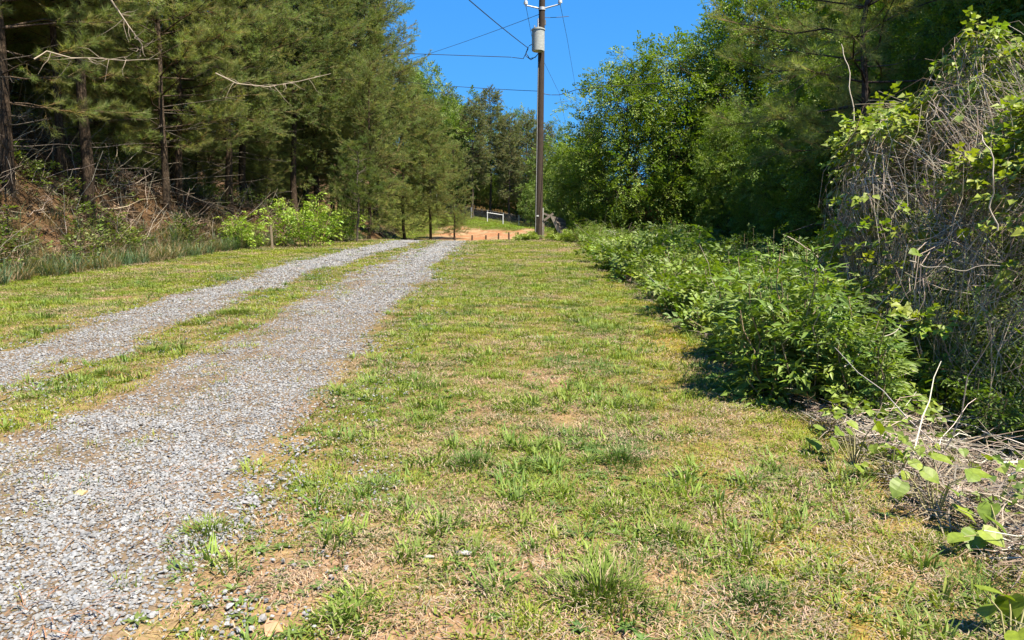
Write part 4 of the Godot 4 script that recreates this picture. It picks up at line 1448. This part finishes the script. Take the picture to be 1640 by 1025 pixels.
func small_things() -> void:
	# loose stones one notices
	var q := [[130, 795, 0.075, Color(0.62, 0.45, 0.22), "flat tan-yellow stone lying on the grey gravel"], [200, 853, 0.05, Color(0.72, 0.71, 0.68), "roundest white stone on the gravel by the turf"], [226, 868, 0.035, Color(0.72, 0.71, 0.68), "smaller white stone beside the roundest white one"], [437, 1018, 0.085, Color(0.55, 0.33, 0.19), "flat orange clay stone at the bottom of the turf"], [686, 895, 0.045, Color(0.66, 0.62, 0.56), "pale stone half sunk in the turf"], [745, 890, 0.05, Color(0.44, 0.44, 0.44), "grey stone half sunk in the turf"]]
	for s in q:
		# where that spot of the photograph meets the ground
		var d := 2.0
		while P(s[0], s[1], d).y > H(P(s[0], s[1], d).x, -d) and d < 9.0: d += 0.02
		var p := P(s[0], s[1], d)
		var o := part("loose_stone", stone_mesh(0.5), self, null)
		var m: StandardMaterial3D = M.stone.duplicate()
		m.albedo_color = s[3].linear_to_srgb()
		o.material_override = m
		var z: float = s[2] * 1.5
		o.transform = Transform3D(Basis(Vector3.UP, R(0, TH)).scaled_local(Vector3(z, z * 0.55, z * 0.75)), Vector3(p.x, H(p.x, p.z) + z * 0.12, p.z))
		tag(o, s[4], "stone", "loose stones")
	# coarse tufts in the turf
	var tf := [[755, 745, 0.13, 0.16, "dark green coarse grass tuft in the middle of the turf"], [960, 950, 0.2, 0.2, "largest coarse grass tuft at the bottom of the turf"], [990, 735, 0.16, 0.13, "yellow-green coarse tuft beside the dark green one"], [1080, 862, 0.12, 0.13, "small bright coarse tuft above the largest one, towards the brush"], [1215, 960, 0.15, 0.11, "low dark tuft at the bottom of the turf towards the brush"], [170, 600, 0.22, 0.13, "green tuft in the grass strip between the wheel tracks, nearest"], [378, 502, 0.25, 0.16, "green tuft in the grass strip between the wheel tracks, farther on"], [335, 855, 0.15, 0.12, "green tuft at the gravel's turf-side edge"], [870, 745, 0.12, 0.1, "round tuft between the dark green and the yellow-green ones"], [705, 845, 0.1, 0.11, "flat coarse tuft below the dark green one"], [980, 815, 0.09, 0.1, "small round tuft below the yellow-green one"], [600, 780, 0.13, 0.09, "spreading tuft between the gravel and the dark green tuft"], [560, 985, 0.14, 0.1, "spreading tuft at the bottom of the turf near the orange stone"], [1240, 600, 0.12, 0.1, "low tuft in the turf beside the tall weeds' shadow"]]
	for s in tf:
		s[2] *= 1.2
		s[3] *= 0.85
		var d := 2.0
		while P(s[0], s[1], d).y > H(P(s[0], s[1], d).x, -d) and d < 20.0: d += 0.02
		var p := P(s[0], s[1], d)
		var col := Color(0.11, 0.18, 0.045) if s[4].contains("dark") else Color(0.15, 0.215, 0.04)
		var tb := MB.new()
		for k in int(420 * pow(s[2] / 0.15, 1.6)):
			var a := R(0, TH)
			var u := pow(rng.randf(), 0.7)
			var q2: float = s[2] * u * (1.0 + 0.35 * sin(a * 3.0 + s[0]))
			var a2 := a + R(-1.0, 1.0)
			var dir := (Vector3.UP + Vector3(cos(a2), 0, sin(a2)) * R(0.1, 0.5 + 1.1 * u)).normalized()
			var bc := mul(col, R(0.7, 1.3)) if rng.randf() > 0.12 else Color(0.40, 0.33, 0.2)
			blade(tb, Vector3(cos(a) * q2, 0, sin(a) * q2), dir, s[3] * R(0.35, 1.05) * (1.0 - 0.4 * u), 0.0068 * R(0.7, 1.3), R(0.3, 1.4), bc)
		var mesh := tb.mesh(M.grass_blade)
		var o := part("grass_tuft", mesh, self)
		o.position = Vector3(p.x, H(p.x, p.z) - 0.005, p.z)
		tag(o, s[4], "grass tuft", "coarse grass tufts")
	# coarse broad blades scattered in patches
	var cm := [grass_clump(22, 0.05, 0.05, 0.11, 0.0075, 1.6, Color(0.8, 0.85, 0.8), Color(1.15, 1.15, 1.0)), grass_clump(16, 0.07, 0.04, 0.09, 0.009, 2.2, Color(0.8, 0.85, 0.8), Color(1.1, 1.15, 1.0))]
	var cl := [[], []]
	for k in 9000:
		var d := 1.8 + 16.0 * pow(rng.randf(), 1.5)
		var x := R(pl(LL, d) - 2.0, pl(EDGE_X, d))
		if gravel(x, d) > 0.02 or nm.get_noise_2d(x * 19.0 - 40.0, d * 19.0 + 28.0) < 0.03: continue
		var sc := R(0.7, 1.4)
		cl[k % 2].append(Transform3D(Basis(Vector3.UP, R(0, TH)).scaled_local(Vector3(sc, sc * R(0.7, 1.1), sc)), Vector3(x, H(x, -d) - 0.003, -d)))
		cl[k % 2].append(vary(Color(0.13, 0.21, 0.05).lerp(Color(0.24, 0.30, 0.06), rng.randf()), 0.2))
	var cg := Node3D.new()
	cg.name = "coarse_grass"
	add_child(cg)
	kind(cg, "stuff")
	for k in 2: multi("blade_layer", cm[k], cl[k], cg)
	# flat-leaved weeds among the grass
	var ros := MB.new()
	for k in 9:
		var a := k * 2.4
		var dir := Vector3(cos(a), R(0.15, 0.6), sin(a)).normalized()
		leaf(ros, Vector3(0, 0.008, 0), dir, Vector3.UP, R(0.05, 0.085), R(0.016, 0.026), 0.12, Color(1, 1, 1).darkened(R(0, 0.2)))
	var li := []
	for k in 3200:
		var d := 1.8 + 13.0 * pow(rng.randf(), 1.7)
		var x := R(pl(RR, d) - 0.15, pl(EDGE_X, d))
		if nm.get_noise_2d(x * 15.0 + 40.0, d * 15.0 + 8.0) < 0.08: continue
		li.append(Transform3D(Basis(Vector3.UP, R(0, TH)).scaled_local(Vector3(1, R(0.5, 1.4), 1) * R(0.35, 0.85)), Vector3(x, H(x, -d), -d)))
		li.append(vary(Color(0.11, 0.20, 0.05).lerp(Color(0.19, 0.26, 0.06), rng.randf()), 0.2))
	kind(multi("low_weeds", ros.mesh(M.leaf), li, self), "stuff")
